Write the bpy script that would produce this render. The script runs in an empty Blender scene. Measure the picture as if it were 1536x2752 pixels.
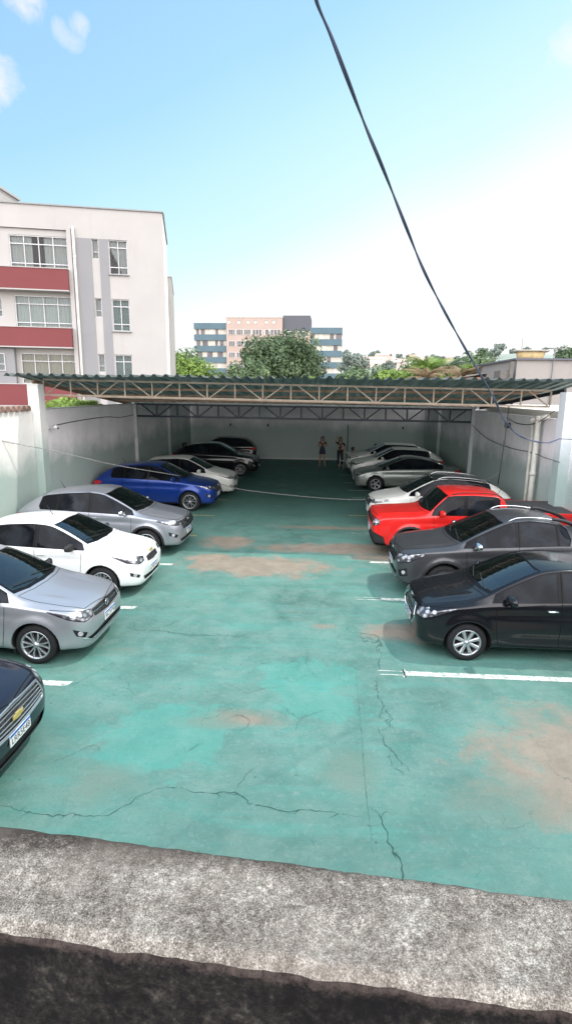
import bpy, bmesh, math, random
from math import sin, cos, pi, radians
from mathutils import Vector, Matrix
from mathutils.bvhtree import BVHTree

SC = bpy.context.scene
COL = SC.collection
random.seed(7)

# ------------------------------------------------------------------ materials
MATS = {}

def new_mat(name):
    m = bpy.data.materials.new(name)
    m.use_nodes = True
    nt = m.node_tree
    b = nt.nodes['Principled BSDF']
    return m, nt, b

def node(nt, typ, **kw):
    n = nt.nodes.new(typ)
    for k, v in kw.items():
        if k in n.inputs.keys():
            n.inputs[k].default_value = v
        else:
            setattr(n, k, v)
    return n

def rgba(c):
    return (c[0], c[1], c[2], 1.0)

def ramp(nt, fac, stops, interp='LINEAR'):
    r = nt.nodes.new('ShaderNodeValToRGB')
    r.color_ramp.interpolation = interp
    el = r.color_ramp.elements
    while len(el) < len(stops):
        el.new(0.5)
    for e, (p, c) in zip(el, stops):
        e.position = p
        e.color = rgba(c) if not isinstance(c, (int, float)) else (c, c, c, 1)
    nt.links.new(fac, r.inputs[0])
    return r.outputs[0]

def mix(nt, fac, a, b, blend='MIX'):
    m = nt.nodes.new('ShaderNodeMix')
    m.data_type = 'RGBA'
    m.blend_type = blend
    for sock, v in ((m.inputs[0], fac), (m.inputs[6], a), (m.inputs[7], b)):
        if isinstance(v, (int, float)):
            sock.default_value = v
        elif isinstance(v, tuple):
            sock.default_value = rgba(v)
        else:
            nt.links.new(v, sock)
    return m.outputs[2]

def mth(nt, op, a, b=None, c=None, clamp=False):
    m = nt.nodes.new('ShaderNodeMath')
    m.operation = op
    m.use_clamp = clamp
    for i, v in enumerate((a, b, c)):
        if v is None:
            continue
        if isinstance(v, (int, float)):
            m.inputs[i].default_value = v
        else:
            nt.links.new(v, m.inputs[i])
    return m.outputs[0]

def coords(nt, kind='Object', scale=(1, 1, 1), loc=(0, 0, 0)):
    t = nt.nodes.new('ShaderNodeTexCoord')
    mp = nt.nodes.new('ShaderNodeMapping')
    mp.inputs['Scale'].default_value = scale
    mp.inputs['Location'].default_value = loc
    nt.links.new(t.outputs[kind], mp.inputs[0])
    return mp.outputs[0]

def noise(nt, vec, scale, detail=4.0, rough=0.55, dist=0.0, out='Fac'):
    n = nt.nodes.new('ShaderNodeTexNoise')
    n.inputs['Scale'].default_value = scale
    n.inputs['Detail'].default_value = detail
    n.inputs['Roughness'].default_value = rough
    n.inputs['Distortion'].default_value = dist
    nt.links.new(vec, n.inputs['Vector'])
    return n.outputs[out]

def bump(nt, b, h, strength=0.3, dist=0.02):
    n = nt.nodes.new('ShaderNodeBump')
    n.inputs['Strength'].default_value = strength
    n.inputs['Distance'].default_value = dist
    nt.links.new(h, n.inputs['Height'])
    nt.links.new(n.outputs[0], b.inputs['Normal'])

def simple(name, col, rough=0.5, metal=0.0, spec=0.5, coat=0.0, var=0.0, vscale=6.0, bmp=0.0):
    if name in MATS:
        return MATS[name]
    m, nt, b = new_mat(name)
    b.inputs['Base Color'].default_value = rgba(col)
    b.inputs['Roughness'].default_value = rough
    b.inputs['Metallic'].default_value = metal
    b.inputs['Specular IOR Level'].default_value = spec
    b.inputs['Coat Weight'].default_value = coat
    b.inputs['Coat Roughness'].default_value = 0.04
    v = coords(nt)
    if var > 0:
        n = noise(nt, v, vscale, 5, 0.6)
        c = ramp(nt, n, [(0.25, tuple(max(0, x * (1 - var)) for x in col)), (0.75, tuple(min(1, x * (1 + var)) for x in col))])
        nt.links.new(c, b.inputs['Base Color'])
        if bmp > 0:
            bump(nt, b, n, bmp, 0.02)
    MATS[name] = m
    return m

def car_paint(name, col, metal=0.0, rough=0.35, dust=0.12):
    """clear-coated paint with a light road dust that gathers low on the body"""
    m, nt, b = new_mat(name)
    v = coords(nt)
    n = noise(nt, v, 3.0, 6, 0.65)
    d = mth(nt, 'MULTIPLY', ramp(nt, n, [(0.35, 0.0), (0.75, 1.0)]), dust)
    sep = nt.nodes.new('ShaderNodeSeparateXYZ'); nt.links.new(v, sep.inputs[0])
    low = ramp(nt, mth(nt, 'MULTIPLY', sep.outputs[2], 1.0), [(0.1, min(.35, dust * 2.0)), (0.55, 0.0)])
    d2 = mth(nt, 'ADD', d, mth(nt, 'MULTIPLY', low, 0.8), clamp=True)
    c = mix(nt, d2, tuple(col), (0.28, 0.26, 0.23))
    if metal > 0:
        fl = noise(nt, v, 900.0, 1, 0.5)
        c = mix(nt, 0.22, c, ramp(nt, fl, [(0.35, tuple(x * 0.6 for x in col)), (0.65, tuple(min(1, x * 1.5) for x in col))]))
    nt.links.new(c, b.inputs['Base Color'])
    b.inputs['Metallic'].default_value = metal
    r = mth(nt, 'MULTIPLY_ADD', d2, 0.4, rough)
    nt.links.new(r, b.inputs['Roughness'])
    b.inputs['Coat Weight'].default_value = 0.6
    b.inputs['Specular IOR Level'].default_value = 0.2
    b.inputs['Coat Roughness'].default_value = 0.05
    return m

# ------------------------------------------------------------------ objects
def link(o, parent=None):
    COL.objects.link(o)
    if parent is not None:
        o.parent = parent
    return o

def mesh_obj(name, verts, faces, mat, parent=None, smooth=False, loc=None):
    me = bpy.data.meshes.new(name)
    me.from_pydata([tuple(v) for v in verts], [], faces)
    me.update()
    if mat is not None:
        for mm in (mat if isinstance(mat, (list, tuple)) else [mat]):
            me.materials.append(mm)
    if smooth:
        for p in me.polygons:
            p.use_smooth = True
    o = bpy.data.objects.new(name, me)
    if loc is not None:
        o.location = loc
    return link(o, parent)

def bm_obj(name, bm, mat, parent=None, smooth=False, loc=None, rot=None):
    me = bpy.data.meshes.new(name)
    bm.normal_update()
    bm.to_mesh(me); bm.free()
    if mat is not None:
        for mm in (mat if isinstance(mat, (list, tuple)) else [mat]):
            me.materials.append(mm)
    if smooth:
        for p in me.polygons:
            p.use_smooth = True
    o = bpy.data.objects.new(name, me)
    if loc is not None:
        o.location = loc
    if rot is not None:
        o.rotation_euler = rot
    return link(o, parent)

def tag(o, label=None, cat=None, group=None, kind=None):
    if label: o['label'] = label
    if cat: o['category'] = cat
    if group: o['group'] = group
    if kind: o['kind'] = kind
    return o

def empty(name, loc=(0, 0, 0), rz=0.0, label=None, cat=None, group=None, parent=None):
    o = bpy.data.objects.new(name, None)
    o.empty_display_size = 0.2
    o.location = loc; o.rotation_euler = (0, 0, rz)
    link(o, parent)
    return tag(o, label, cat, group)

def add_box(bm, c, s, rz=0.0, mi=0, bev=0.0, M=None):
    """box with centre c and full size s"""
    r = bmesh.ops.create_cube(bm, size=1.0)
    vs = r['verts']
    for v in vs:
        v.co = Vector((v.co.x * s[0], v.co.y * s[1], v.co.z * s[2]))
    fs = set(f for v in vs for f in v.link_faces)
    for f in fs: f.material_index = mi
    if bev > 0:
        es = set(e for v in vs for e in v.link_edges)
        rr = bmesh.ops.bevel(bm, geom=list(es), offset=bev, segments=2, affect='EDGES', profile=0.6)
        vs = list(set(v for f in rr['faces'] for v in f.verts) | set(v for v in vs if v.is_valid))
        for f in rr['faces']: f.material_index = mi
    T = Matrix.Translation(Vector(c)) @ Matrix.Rotation(rz, 4, 'Z')
    if M is not None: T = M @ T
    for v in vs:
        v.co = T @ v.co
    return vs

def box_obj(name, c, s, mat, parent=None, rz=0.0, bev=0.0, smooth=False):
    bm = bmesh.new(); add_box(bm, c, s, rz, bev=bev)
    return bm_obj(name, bm, mat, parent, smooth)

def frame_between(p, q, up=Vector((0, 0, 1))):
    d = (q - p); L = d.length
    if L < 1e-9: return Matrix.Translation(p), 0
    z = d / L
    if abs(z.dot(up)) > 0.98: up = Vector((1, 0, 0))
    x = up.cross(z).normalized(); y = z.cross(x)
    m = Matrix((x, y, z)).transposed().to_4x4()
    m.translation = p
    return m, L

def add_bar(bm, p, q, w, h, mi=0):
    """rectangular bar from p to q; w across (horizontal), h in the up direction"""
    p = Vector(p); q = Vector(q)
    m, L = frame_between(p, q)
    vs = []
    for z in (0, L):
        for x, y in ((-w / 2, -h / 2), (w / 2, -h / 2), (w / 2, h / 2), (-w / 2, h / 2)):
            vs.append(bm.verts.new(m @ Vector((x, y, z))))
    for f in ((3, 2, 1, 0), (4, 5, 6, 7), (0, 1, 5, 4), (1, 2, 6, 5), (2, 3, 7, 6), (3, 0, 4, 7)):
        fc = bm.faces.new([vs[i] for i in f]); fc.material_index = mi
    return vs

def add_tube(bm, pts, r, n=8, mi=0, cap=True, smooth=True):
    """round tube through pts; r a number or a list"""
    pts = [Vector(p) for p in pts]
    rs = r if isinstance(r, (list, tuple)) else [r] * len(pts)
    rings = []
    up = Vector((0, 0, 1))
    prevx = None
    for i, p in enumerate(pts):
        a = pts[max(0, i - 1)]; b = pts[min(len(pts) - 1, i + 1)]
        z = (b - a).normalized()
        if prevx is None:
            u = up if abs(z.dot(up)) < 0.95 else Vector((1, 0, 0))
            x = u.cross(z).normalized()
        else:
            x = (prevx - z * prevx.dot(z)).normalized()
        prevx = x
        y = z.cross(x)
        rings.append([bm.verts.new(p + (x * cos(2 * pi * k / n) + y * sin(2 * pi * k / n)) * rs[i]) for k in range(n)])
    for a, b in zip(rings[:-1], rings[1:]):
        for k in range(n):
            f = bm.faces.new((a[k], a[(k + 1) % n], b[(k + 1) % n], b[k])); f.smooth = smooth; f.material_index = mi
    if cap and n > 2:
        f = bm.faces.new(list(reversed(rings[0]))); f.material_index = mi
        f = bm.faces.new(rings[-1]); f.material_index = mi
    return rings

def add_lathe(bm, prof, n=32, M=None, mi=0, smooth=True, close=False):
    """profile [(r, h)] turned about local Z"""
    M = M or Matrix.Identity(4)
    rings = []
    for r, h in prof:
        if r < 1e-6:
            rings.append([bm.verts.new(M @ Vector((0, 0, h)))])
        else:
            rings.append([bm.verts.new(M @ Vector((r * cos(2 * pi * k / n), r * sin(2 * pi * k / n), h))) for k in range(n)])
    prs = list(zip(rings[:-1], rings[1:]))
    if close: prs.append((rings[-1], rings[0]))
    for a, b in prs:
        for k in range(n):
            k2 = (k + 1) % n
            if len(a) == 1 and len(b) == 1: continue
            if len(a) == 1: vs = (a[0], b[k2], b[k])
            elif len(b) == 1: vs = (a[k], a[k2], b[0])
            else: vs = (a[k], a[k2], b[k2], b[k])
            f = bm.faces.new(vs); f.smooth = smooth; f.material_index = mi
    return rings

def catmull(pts, per=6):
    pts = [Vector(p) for p in pts]
    out = []
    n = len(pts)
    for i in range(n - 1):
        p0 = pts[max(0, i - 1)]; p1 = pts[i]; p2 = pts[i + 1]; p3 = pts[min(n - 1, i + 2)]
        for k in range(per):
            t = k / per
            out.append(0.5 * ((2 * p1) + (p2 - p0) * t + (2 * p0 - 5 * p1 + 4 * p2 - p3) * t * t + (3 * p1 - p0 - 3 * p2 + p3) * t ** 3))
    out.append(pts[-1])
    return out

def copy_tree(o, parent=None):
    c = o.copy(); COL.objects.link(c)
    c.parent = parent
    for ch in [x for x in bpy.data.objects if x.parent == o]:
        copy_tree(ch, c)
    return c

def text_mesh(name, body, size, mat, parent, M, extrude=0.0, align='CENTER'):
    cu = bpy.data.curves.new(name, 'FONT')
    cu.body = body; cu.size = size; cu.align_x = align; cu.align_y = 'CENTER'; cu.extrude = extrude
    t = bpy.data.objects.new(name + '_src', cu)
    COL.objects.link(t)
    bpy.context.view_layer.update()
    dg = bpy.context.evaluated_depsgraph_get()
    me = bpy.data.meshes.new_from_object(t.evaluated_get(dg))
    bpy.data.objects.remove(t); bpy.data.curves.remove(cu)
    me.materials.clear(); me.materials.append(mat)
    me.transform(M)
    o = bpy.data.objects.new(name, me)
    return link(o, parent)
# ------------------------------------------------------------------ cars
RUBBER = simple('tyre_rubber', (0.018, 0.018, 0.019), 0.85, spec=0.25, var=0.25, vscale=20)
BLACKP = simple('black_plastic', (0.02, 0.02, 0.021), 0.55, spec=0.35, var=0.2, vscale=8)
GLOSSB = simple('gloss_black_trim', (0.006, 0.006, 0.007), 0.30, spec=0.15)
CHROME = simple('chrome', (0.75, 0.76, 0.78), 0.12, metal=1.0)
RIMSIL = simple('rim_silver', (0.50, 0.51, 0.53), 0.30, metal=0.85, var=0.12, vscale=14)
RIMDRK = simple('rim_dark', (0.06, 0.06, 0.065), 0.35, metal=0.6)
HUBDRK = simple('brake_dark', (0.02, 0.02, 0.02), 0.7)
SEAM = simple('panel_gap', (0.006, 0.006, 0.006), 0.9, spec=0.1)
LAMPW = simple('lamp_white', (0.42, 0.43, 0.45), 0.15, spec=0.6)
LAMPR = simple('tail_lamp_red', (0.45, 0.01, 0.015), 0.12, coat=1.0)
PLATEW = simple('plate_white', (0.75, 0.76, 0.74), 0.4)
PLATEB = simple('plate_blue', (0.02, 0.12, 0.42), 0.4)
PLATEK = simple('plate_ink', (0.02, 0.02, 0.02), 0.5)
GOLD = simple('emblem_gold', (0.70, 0.50, 0.16), 0.3, metal=0.5)

def make_glass(name, base, tint2):
    m, nt, b = new_mat(name)
    v = coords(nt)
    sep = nt.nodes.new('ShaderNodeSeparateXYZ'); nt.links.new(v, sep.inputs[0])
    n = noise(nt, v, 2.2, 3, 0.5, 0.6)
    c = mix(nt, ramp(nt, n, [(0.42, 0.0), (0.6, 1.0)]), base, tint2)
    nt.links.new(c, b.inputs['Base Color'])
    b.inputs['Roughness'].default_value = 0.03
    b.inputs["Specular IOR Level"].default_value = 0.13
    b.inputs['Coat Weight'].default_value = 0.0
    b.inputs['Coat Roughness'].default_value = 0.02
    return m
GLASS = make_glass('tinted_glass', (0.004, 0.005, 0.007), (0.014, 0.017, 0.022))

def make_screen(name):
    """see-through greenish laminated glass"""
    m, nt, b = new_mat(name)
    b.inputs['Base Color'].default_value = (0.50, 0.66, 0.58, 1)
    b.inputs['Roughness'].default_value = 0.02
    b.inputs['Specular IOR Level'].default_value = 0.9
    b.inputs['Transmission Weight'].default_value = 0.0
    g = nt.nodes.new('ShaderNodeBsdfTransparent'); g.inputs[0].default_value = (0.42, 0.55, 0.48, 1)
    gl = nt.nodes.new('ShaderNodeBsdfGlossy'); gl.inputs['Roughness'].default_value = 0.02
    gl.inputs[0].default_value = (0.9, 0.95, 1, 1)
    fr = nt.nodes.new('ShaderNodeFresnel'); fr.inputs[0].default_value = 1.62
    f2 = mth(nt, 'MULTIPLY_ADD', fr.outputs[0], 1.25, 0.015, clamp=True)
    mx = nt.nodes.new('ShaderNodeMixShader')
    nt.links.new(f2, mx.inputs[0]); nt.links.new(g.outputs[0], mx.inputs[1]); nt.links.new(gl.outputs[0], mx.inputs[2])
    nt.links.new(mx.outputs[0], nt.nodes['Material Output'].inputs[0])
    return m
SCREEN = make_screen('windscreen_glass')

def make_lamp(name):
    m, nt, b = new_mat(name)
    v = coords(nt)
    vo = nt.nodes.new('ShaderNodeTexVoronoi'); vo.inputs['Scale'].default_value = 11.0
    nt.links.new(v, vo.inputs[0])
    c = ramp(nt, vo.outputs['Distance'], [(0.10, (0.75, 0.77, 0.8)), (0.34, (0.30, 0.31, 0.33)), (0.55, (0.06, 0.06, 0.07))])
    nt.links.new(c, b.inputs['Base Color'])
    b.inputs['Metallic'].default_value = 0.35
    b.inputs['Roughness'].default_value = 0.22
    b.inputs['Coat Weight'].default_value = 1.0
    b.inputs['Coat Roughness'].default_value = 0.02
    return m
LAMP = make_lamp('headlamp_glass')

def make_mesh_grille(name):
    m, nt, b = new_mat(name)
    v = coords(nt, scale=(1, 1, 1))
    w = nt.nodes.new('ShaderNodeTexVoronoi'); w.inputs['Scale'].default_value = 38.0
    nt.links.new(v, w.inputs[0])
    c = ramp(nt, w.outputs['Distance'], [(0.25, (0.002, 0.002, 0.002)), (0.5, (0.045, 0.045, 0.048))])
    nt.links.new(c, b.inputs['Base Color'])
    b.inputs['Roughness'].default_value = 0.35
    bump(nt, b, w.outputs['Distance'], 0.8, 0.01)
    return m
GRILLE = make_mesh_grille('grille_mesh')
CABIN = simple('cabin_dark', (0.035, 0.034, 0.033), 0.8, spec=0.2, var=0.3, vscale=5)
SEATM = simple('seat_cloth', (0.075, 0.072, 0.07), 0.9, spec=0.1, var=0.2, vscale=9)
SEATL = simple('seat_light', (0.30, 0.28, 0.25), 0.8, spec=0.2, var=0.2, vscale=9)

def lerp(a, b, t): return a + (b - a) * t

def interp(pts, x):
    if x <= pts[0][0]: return pts[0][1]
    for (x0, y0), (x1, y1) in zip(pts[:-1], pts[1:]):
        if x <= x1:
            return lerp(y0, y1, (x - x0) / max(1e-9, x1 - x0))
    return pts[-1][1]

_WH = {}
def wheel_meshes(r, tw, style):
    key = (round(r, 3), tw, style)
    if key in _WH: return _WH[key]
    n, twin, fr, matn = style      # spokes, twin?, rim radius fraction, material
    rr = r * fr
    R = Matrix.Rotation(-pi / 2, 4, 'X')           # local Z -> +Y (outward)
    h = tw / 2
    bm = bmesh.new()
    add_lathe(bm, [(rr + .0, h - .02), (rr + .012, h - .004), (rr + .03, h), (r * .90, h - .004), (r * .965, h - .018), (r - .004, h - .038), (r, h - .055), (r, h - .075), (r - .009, h - .079), (r - .009, h - .086), (r, h - .09),
                   (r, -h + .05), (r * .95, -h + .01), (rr, -h)], 44, R)
    me_t = bpy.data.meshes.new('tyre'); bm.to_mesh(me_t); bm.free(); me_t.materials.append(RUBBER)
    bm = bmesh.new()
    add_lathe(bm, [(rr + .004, h - .012), (rr + .006, h - .002), (rr - .012, h - .006), (rr - .022, h - .03), (rr - .03, -h + .03), (rr - .0, -h + .01)], 44, R)
    hub = rr * .22
    add_lathe(bm, [(0, h - .004), (hub * .55, h - .006), (hub * .62, h - .016), (hub, h - .022), (hub * 1.05, h - .05)], 20, R)
    def spoke(a, w0, w1, sk=0.0, b2=None):
        # tapered bar with a raised face
        r0, r1 = hub * .7, rr - .014
        for (ra, wa, rb, wb, ha, hb) in ((r0, w0, (r0 + r1) * .55, lerp(w0, w1, .5), h - .020, h - .016), ((r0 + r1) * .55, lerp(w0, w1, .5), r1, w1, h - .016, h - .008)):
            a0 = a + sk * (ra / rr); a1 = a + sk * (rb / rr)
            if b2 is not None:
                a0 = lerp(a, b2, (ra - r0) / (r1 - r0)); a1 = lerp(a, b2, (rb - r0) / (r1 - r0))
            c0 = Vector((cos(a0), sin(a0), 0)); s0 = Vector((-sin(a0), cos(a0), 0))
            c1 = Vector((cos(a1), sin(a1), 0)); s1 = Vector((-sin(a1), cos(a1), 0))
            q = [c0 * ra - s0 * wa / 2 + Vector((0, 0, ha - .010)), c0 * ra + s0 * wa / 2 + Vector((0, 0, ha - .010)), c1 * rb + s1 * wb / 2 + Vector((0, 0, hb - .010)), c1 * rb - s1 * wb / 2 + Vector((0, 0, hb - .010)),
                 c0 * ra - s0 * wa * .3 + Vector((0, 0, ha)), c0 * ra + s0 * wa * .3 + Vector((0, 0, ha)), c1 * rb + s1 * wb * .3 + Vector((0, 0, hb)), c1 * rb - s1 * wb * .3 + Vector((0, 0, hb)),
                 c0 * ra - s0 * wa / 2 + Vector((0, 0, ha - .04)), c0 * ra + s0 * wa / 2 + Vector((0, 0, ha - .04)), c1 * rb + s1 * wb / 2 + Vector((0, 0, hb - .04)), c1 * rb - s1 * wb / 2 + Vector((0, 0, hb - .04))]
            vv = [bm.verts.new(R @ x) for x in q]
            for f in ((4, 5, 6, 7), (0, 1, 5, 4), (1, 2, 6, 5), (2, 3, 7, 6), (3, 0, 4, 7), (8, 9, 1, 0), (9, 10, 2, 1), (10, 11, 3, 2), (11, 8, 0, 3)):
                bm.faces.new([vv[i] for i in f])
    for k in range(n):
        a = 2 * pi * k / n + pi / 2
        if twin:
            dl = 2 * pi / n * .19
            spoke(a - dl * .5, .022, .026, b2=a - dl * 1.25)
            spoke(a + dl * .5, .022, .026, b2=a + dl * 1.25)
        else:
            spoke(a, .045, .06)
    for k in range(5):
        a = 2 * pi * k / 5
        add_lathe(bm, [(0, .006), (.007, .005), (.009, 0)], 8, R @ Matrix.Translation((cos(a) * hub * .72, sin(a) * hub * .72, h - .020)))
    bmesh.ops.recalc_face_normals(bm, faces=bm.faces)
    me_r = bpy.data.meshes.new('rim'); bm.to_mesh(me_r); bm.free(); me_r.materials.append(matn)
    bm = bmesh.new()
    add_lathe(bm, [(0, h - .055), (hub * 1.3, h - .055), (hub * 1.35, h - .075), (rr * .62, h - .075), (rr * .64, h - .085), (rr - .03, h - .10), (rr - .02, -h + .02), (0, -h + .02)], 32, R)
    me_h = bpy.data.meshes.new('wheel'); bm.to_mesh(me_h); bm.free(); me_h.materials.append(HUBDRK)
    _WH[key] = (me_t, me_r, me_h)
    return _WH[key]

DEF = dict(L=4.0, W=1.72, H=1.47, gc=.175, wr=.30, fo=.80, wb=2.50, dc=1.02, zc=1.00, zh=.80, df=1.78, Hf=1.41, dp=2.25, dr=3.25, Hr=1.40,
           db=3.72, zd=1.02, zt=.98, b1=.90, b2=.98, wc=.80, wf=.70, wrr=.66, wd=.74, dB=2.12, dC=2.95, gend=3.35, gendz=.10, seam_rear=None,
           suv=False, dark_roof=False, rails=None, antenna=None, hoodc=.0, style=(7, True, .66, 'RIMSIL'), plate='', handles=True, mirror='paint',
           lamp=((.52, -.03), (.54, -.15), (.95, -.13), (1.38, -.005), (1.30, .015), (.9, -.015)),
           grille=((0, -.08), (.5, -.10), (.46, -.22), (0, -.26)), bars=3, intake=((0, -.46), (.62, -.44), (.52, -.56), (0, -.57)),
           fog=((.68, -.40), (.92, -.36), (.90, -.47), (.72, -.50)), belt=.03, nose=.62, tailw=.70, bed=None, hoodw=.66, interior=True)

def build_car(name, loc, rz, paint, label, **kw):
    S = dict(DEF); S.update(kw)
    L, W, H = S['L'], S['W'], S['H']; hw = W / 2; gc = S['gc']; zh = S['zh']
    root = empty(name, loc, rz, label, 'car', S.get('group'))
    dc, zc, df, Hf, dr, Hr, db, zd, zt = (S[k] for k in ('dc', 'zc', 'df', 'Hf', 'dr', 'Hr', 'db', 'zd', 'zt'))
    bel = lambda d: interp([(0, zh - .10), (.45, lerp(zh - .05, S['b1'] - .04, .55)), (dc, S['b1']), (dr, S['b2']), (L, S['b2'] - .02)], d)
    wm = lambda d: interp([(.45, .975), (.85, 1.0), (L - .8, 1.0), (L - .3, .975)], d)
    zm = .36 * H
    # station: d, hw frac, zbottom, shoulder frac, shoulder z, rail frac, rail z, top z, centre shift, upper lag, lower lag
    hz = lambda d: lerp(zh, zc - .015, ((d - .15) / (dc - .15)) ** .72) if d > .15 else zh
    st = []
    st.append((0.0, S['nose'], gc + .07, S['nose'] - .03, zh - .20, S['nose'] - .12, zh - .12, zh - .10, .02, .05, .04))
    st.append((.045, S['nose'] + .15, gc + .02, S['nose'] + .11, zh - .16, S['nose'] + .02, zh - .055, zh - .035, .03, .05, .03))
    st.append((.17, .93, gc, .885, zh - .10, .74, zh - .015, zh + .012, .05, .03, 0))
    st.append((.42, .975, gc, .945, bel(.42), .79, hz(.42) - .03, hz(.42) + .004, .03, 0, 0))
    st.append((.75, 1.0, gc, .960, bel(.75), .815, hz(.75) - .035, hz(.75) + .008, 0, 0, 0))
    if S['dc'] > 1.0:
        st.append((dc - .14, 1.0, gc, .960, bel(dc - .14), S['wc'] + .035, zc - .055, zc - .012, -.02, 0, 0))
    st.append((dc, 1.0, gc, .955, bel(dc), S['wc'] + .01, zc - .01, zc + .02, .10, 0, 0))
    for t in (.33, .68):
        d = lerp(dc, df, t); bl = .018 * 4 * t * (1 - t)
        st.append((d, 1.0, gc, .955, bel(d), lerp(S['wc'], S['wf'], t) + .005, lerp(zc - .01, Hf - .045, t) + bl, lerp(zc + .02, Hf, t) + bl, lerp(.10, .05, t), 0, 0))
    st.append((df, 1.0, gc, .955, bel(df), S['wf'], Hf - .045, Hf + .004, .05, 0, 0))
    st.append((df + .16, 1.0, gc, .955, bel(df), S['wf'] - .005, lerp(Hf, H, .6) - .05, lerp(Hf, H, .62) + .004, .02, 0, 0))
    st.append((S['dp'], 1.0, gc, .955, bel(S['dp']), lerp(S['wf'], S['wrr'], .4), H - .055, H, 0, 0, 0))
    dm = lerp(S['dp'], dr, .55)
    st.append((dm, 1.0, gc, .955, bel(dm), lerp(S['wf'], S['wrr'], .7), lerp(H, Hr, .38) - .055, lerp(H, Hr, .38), 0, 0, 0))
    st.append((dr, wm(dr), gc, .95, bel(dr), S['wrr'], Hr - .055, Hr, -.03, 0, 0))
    if S['bed']:
        dm = dr + (db - dr) * .5
        st.append((dm, 1.0, gc, .955, bel(dm), lerp(S['wrr'], S['wd'], .4), lerp(Hr, zd, .5), lerp(Hr, zd, .5) + .04, -.03, 0, 0))
        st.append((db, 1.0, gc, .96, bel(db), .93, zd - .004, zd, 0, 0, 0))
        st.append((db + .10, 1.0, gc, .96, bel(db), .94, zd, zd, 0, 0, 0))
        st.append((lerp(db, L, .6), 1.0, gc, .96, bel(db), .94, zd, zd, 0, 0, 0))
        st.append((L - .12, .98, gc + .03, .95, bel(L), .93, zd, zd, 0, 0, 0))
        st.append((L - .04, .95, gc + .1, .93, bel(L) - .01, .90, zd - .01, zd - .005, 0, 0, 0))
        st.append((L, .88, gc + .14, .86, bel(L) - .05, .82, zd - .06, zd - .05, 0, 0, 0))
    else:
        for t in (.30, .66):
            d = lerp(dr, db, t); bl = .03 * 4 * t * (1 - t)
            st.append((d, wm(d), gc, .945, bel(d), lerp(S['wrr'], S['wd'], t), lerp(Hr - .055, zd - .01, t) + bl, lerp(Hr, zd, t) + bl, lerp(-.03, -.08, t), 0, 0))
        st.append((db, wm(db), gc + .01, .94, min(bel(db), zd - .06), S['wd'], zd - .012, zd, -.08, 0, 0))
        if L - db > .35:
            dm = lerp(db, L, .5)
            st.append((dm, wm(dm), gc + .02, .93, min(bel(dm), zt - .05), S['wd'] + .02, lerp(zd, zt, .6) - .02, lerp(zd, zt, .6), -.05, 0, 0))
        st.append((L - .13, .93, gc + .04, .88, min(bel(L), zt - .10), S['wd'] - .02, zt - .035, zt - .01, -.04, -.02, 0))
        st.append((L - .035, .84, gc + .08, .80, zt - .17, S['wd'] - .10, zt - .09, zt - .07, -.02, -.03, -.02))
        st.append((L, S['tailw'], gc + .14, S['tailw'] - .04, zt - .24, S['tailw'] - .12, zt - .17, zt - .15, -.02, -.05, -.03))
    bm = bmesh.new()
    rings = []
    for (d, w, zb, ws, zs, wrl, zr, ztp, cx, ul, ll) in st:
        zmid = min(zm, zs - .12)
        half = [(0, zb, ll), (.55 * w, zb, ll), (.86 * w, zb + .005, ll), (.975 * w, zb + .09, ll * .7), (w * 1.0, zmid, 0), (lerp(w, ws, .45), lerp(zmid, zs, .68), 0), (ws, zs, ul * .3),
                (wrl, zr, ul), (wrl * .55, lerp(zr, ztp, .8), ul), (0, ztp, ul)]
        full = []
        for (fy, z, lag) in half:
            yy = fy * hw
            c = cx * (1 - (min(1, fy / max(.01, wrl))) ** 2) if z >= zs - .001 else 0
            full.append(bm.verts.new((L / 2 - (d + lag - c), yy, z)))
        mir = [bm.verts.new((v.co.x, -v.co.y, v.co.z)) for v in full[1:-1]]
        rings.append(full + list(reversed(mir)))     # loop: bottom centre -> +y side -> top -> -y side
    N = len(rings[0])
    for a, b in zip(rings[:-1], rings[1:]):
        for k in range(N):
            bm.faces.new((a[k], b[k], b[(k + 1) % N], a[(k + 1) % N]))
    # end caps: horizontal strips
    for ring, flip in ((rings[0], False), (rings[-1], True)):
        R_ = ring[:10]; Lf = [ring[0]] + [ring[N - i] for i in range(1, 9)] + [ring[9]]
        for i in range(9):
            q = [R_[i], R_[i + 1], Lf[i + 1], Lf[i]]
            q2 = []
            for v in q:
                if v not in q2: q2.append(v)
            if flip: q2 = q2[::-1]
            bm.faces.new(q2)
    cr = bm.edges.layers.float.new('crease_edge')
    for i, r in enumerate(rings[:-1]):
        for k, val in ((6, .45), (7, .55), (3, .35)):
            for kk in (k, N - k):
                e = bm.edges.get((rings[i][kk], rings[i + 1][kk]))
                if e: e[cr] = val
    if S['bed']:
        for r in rings[-6:]:
            for k in range(N):
                e = bm.edges.get((r[k], r[(k + 1) % N]))
                if e and r is rings[-6]: e[cr] = .8
    bmesh.ops.recalc_face_normals(bm, faces=bm.faces)
    me = bpy.data.meshes.new('shell'); bm.to_mesh(me); bm.free()
    tmp = bpy.data.objects.new('shell', me); COL.objects.link(tmp)
    md = tmp.modifiers.new('s', 'SUBSURF'); md.levels = 3 if S.get('hi') else 2; md.render_levels = md.levels
    bpy.context.view_layer.update()
    dg = bpy.context.evaluated_depsgraph_get()
    me2 = bpy.data.meshes.new_from_object(tmp.evaluated_get(dg))
    bpy.data.objects.remove(tmp)
    bm = bmesh.new(); bm.from_mesh(me2)
    bm.normal_update()
    wr = S['wr']; fa = S['fo']; ra = fa + S['wb']; Ra = wr * 1.14 + .012
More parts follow.
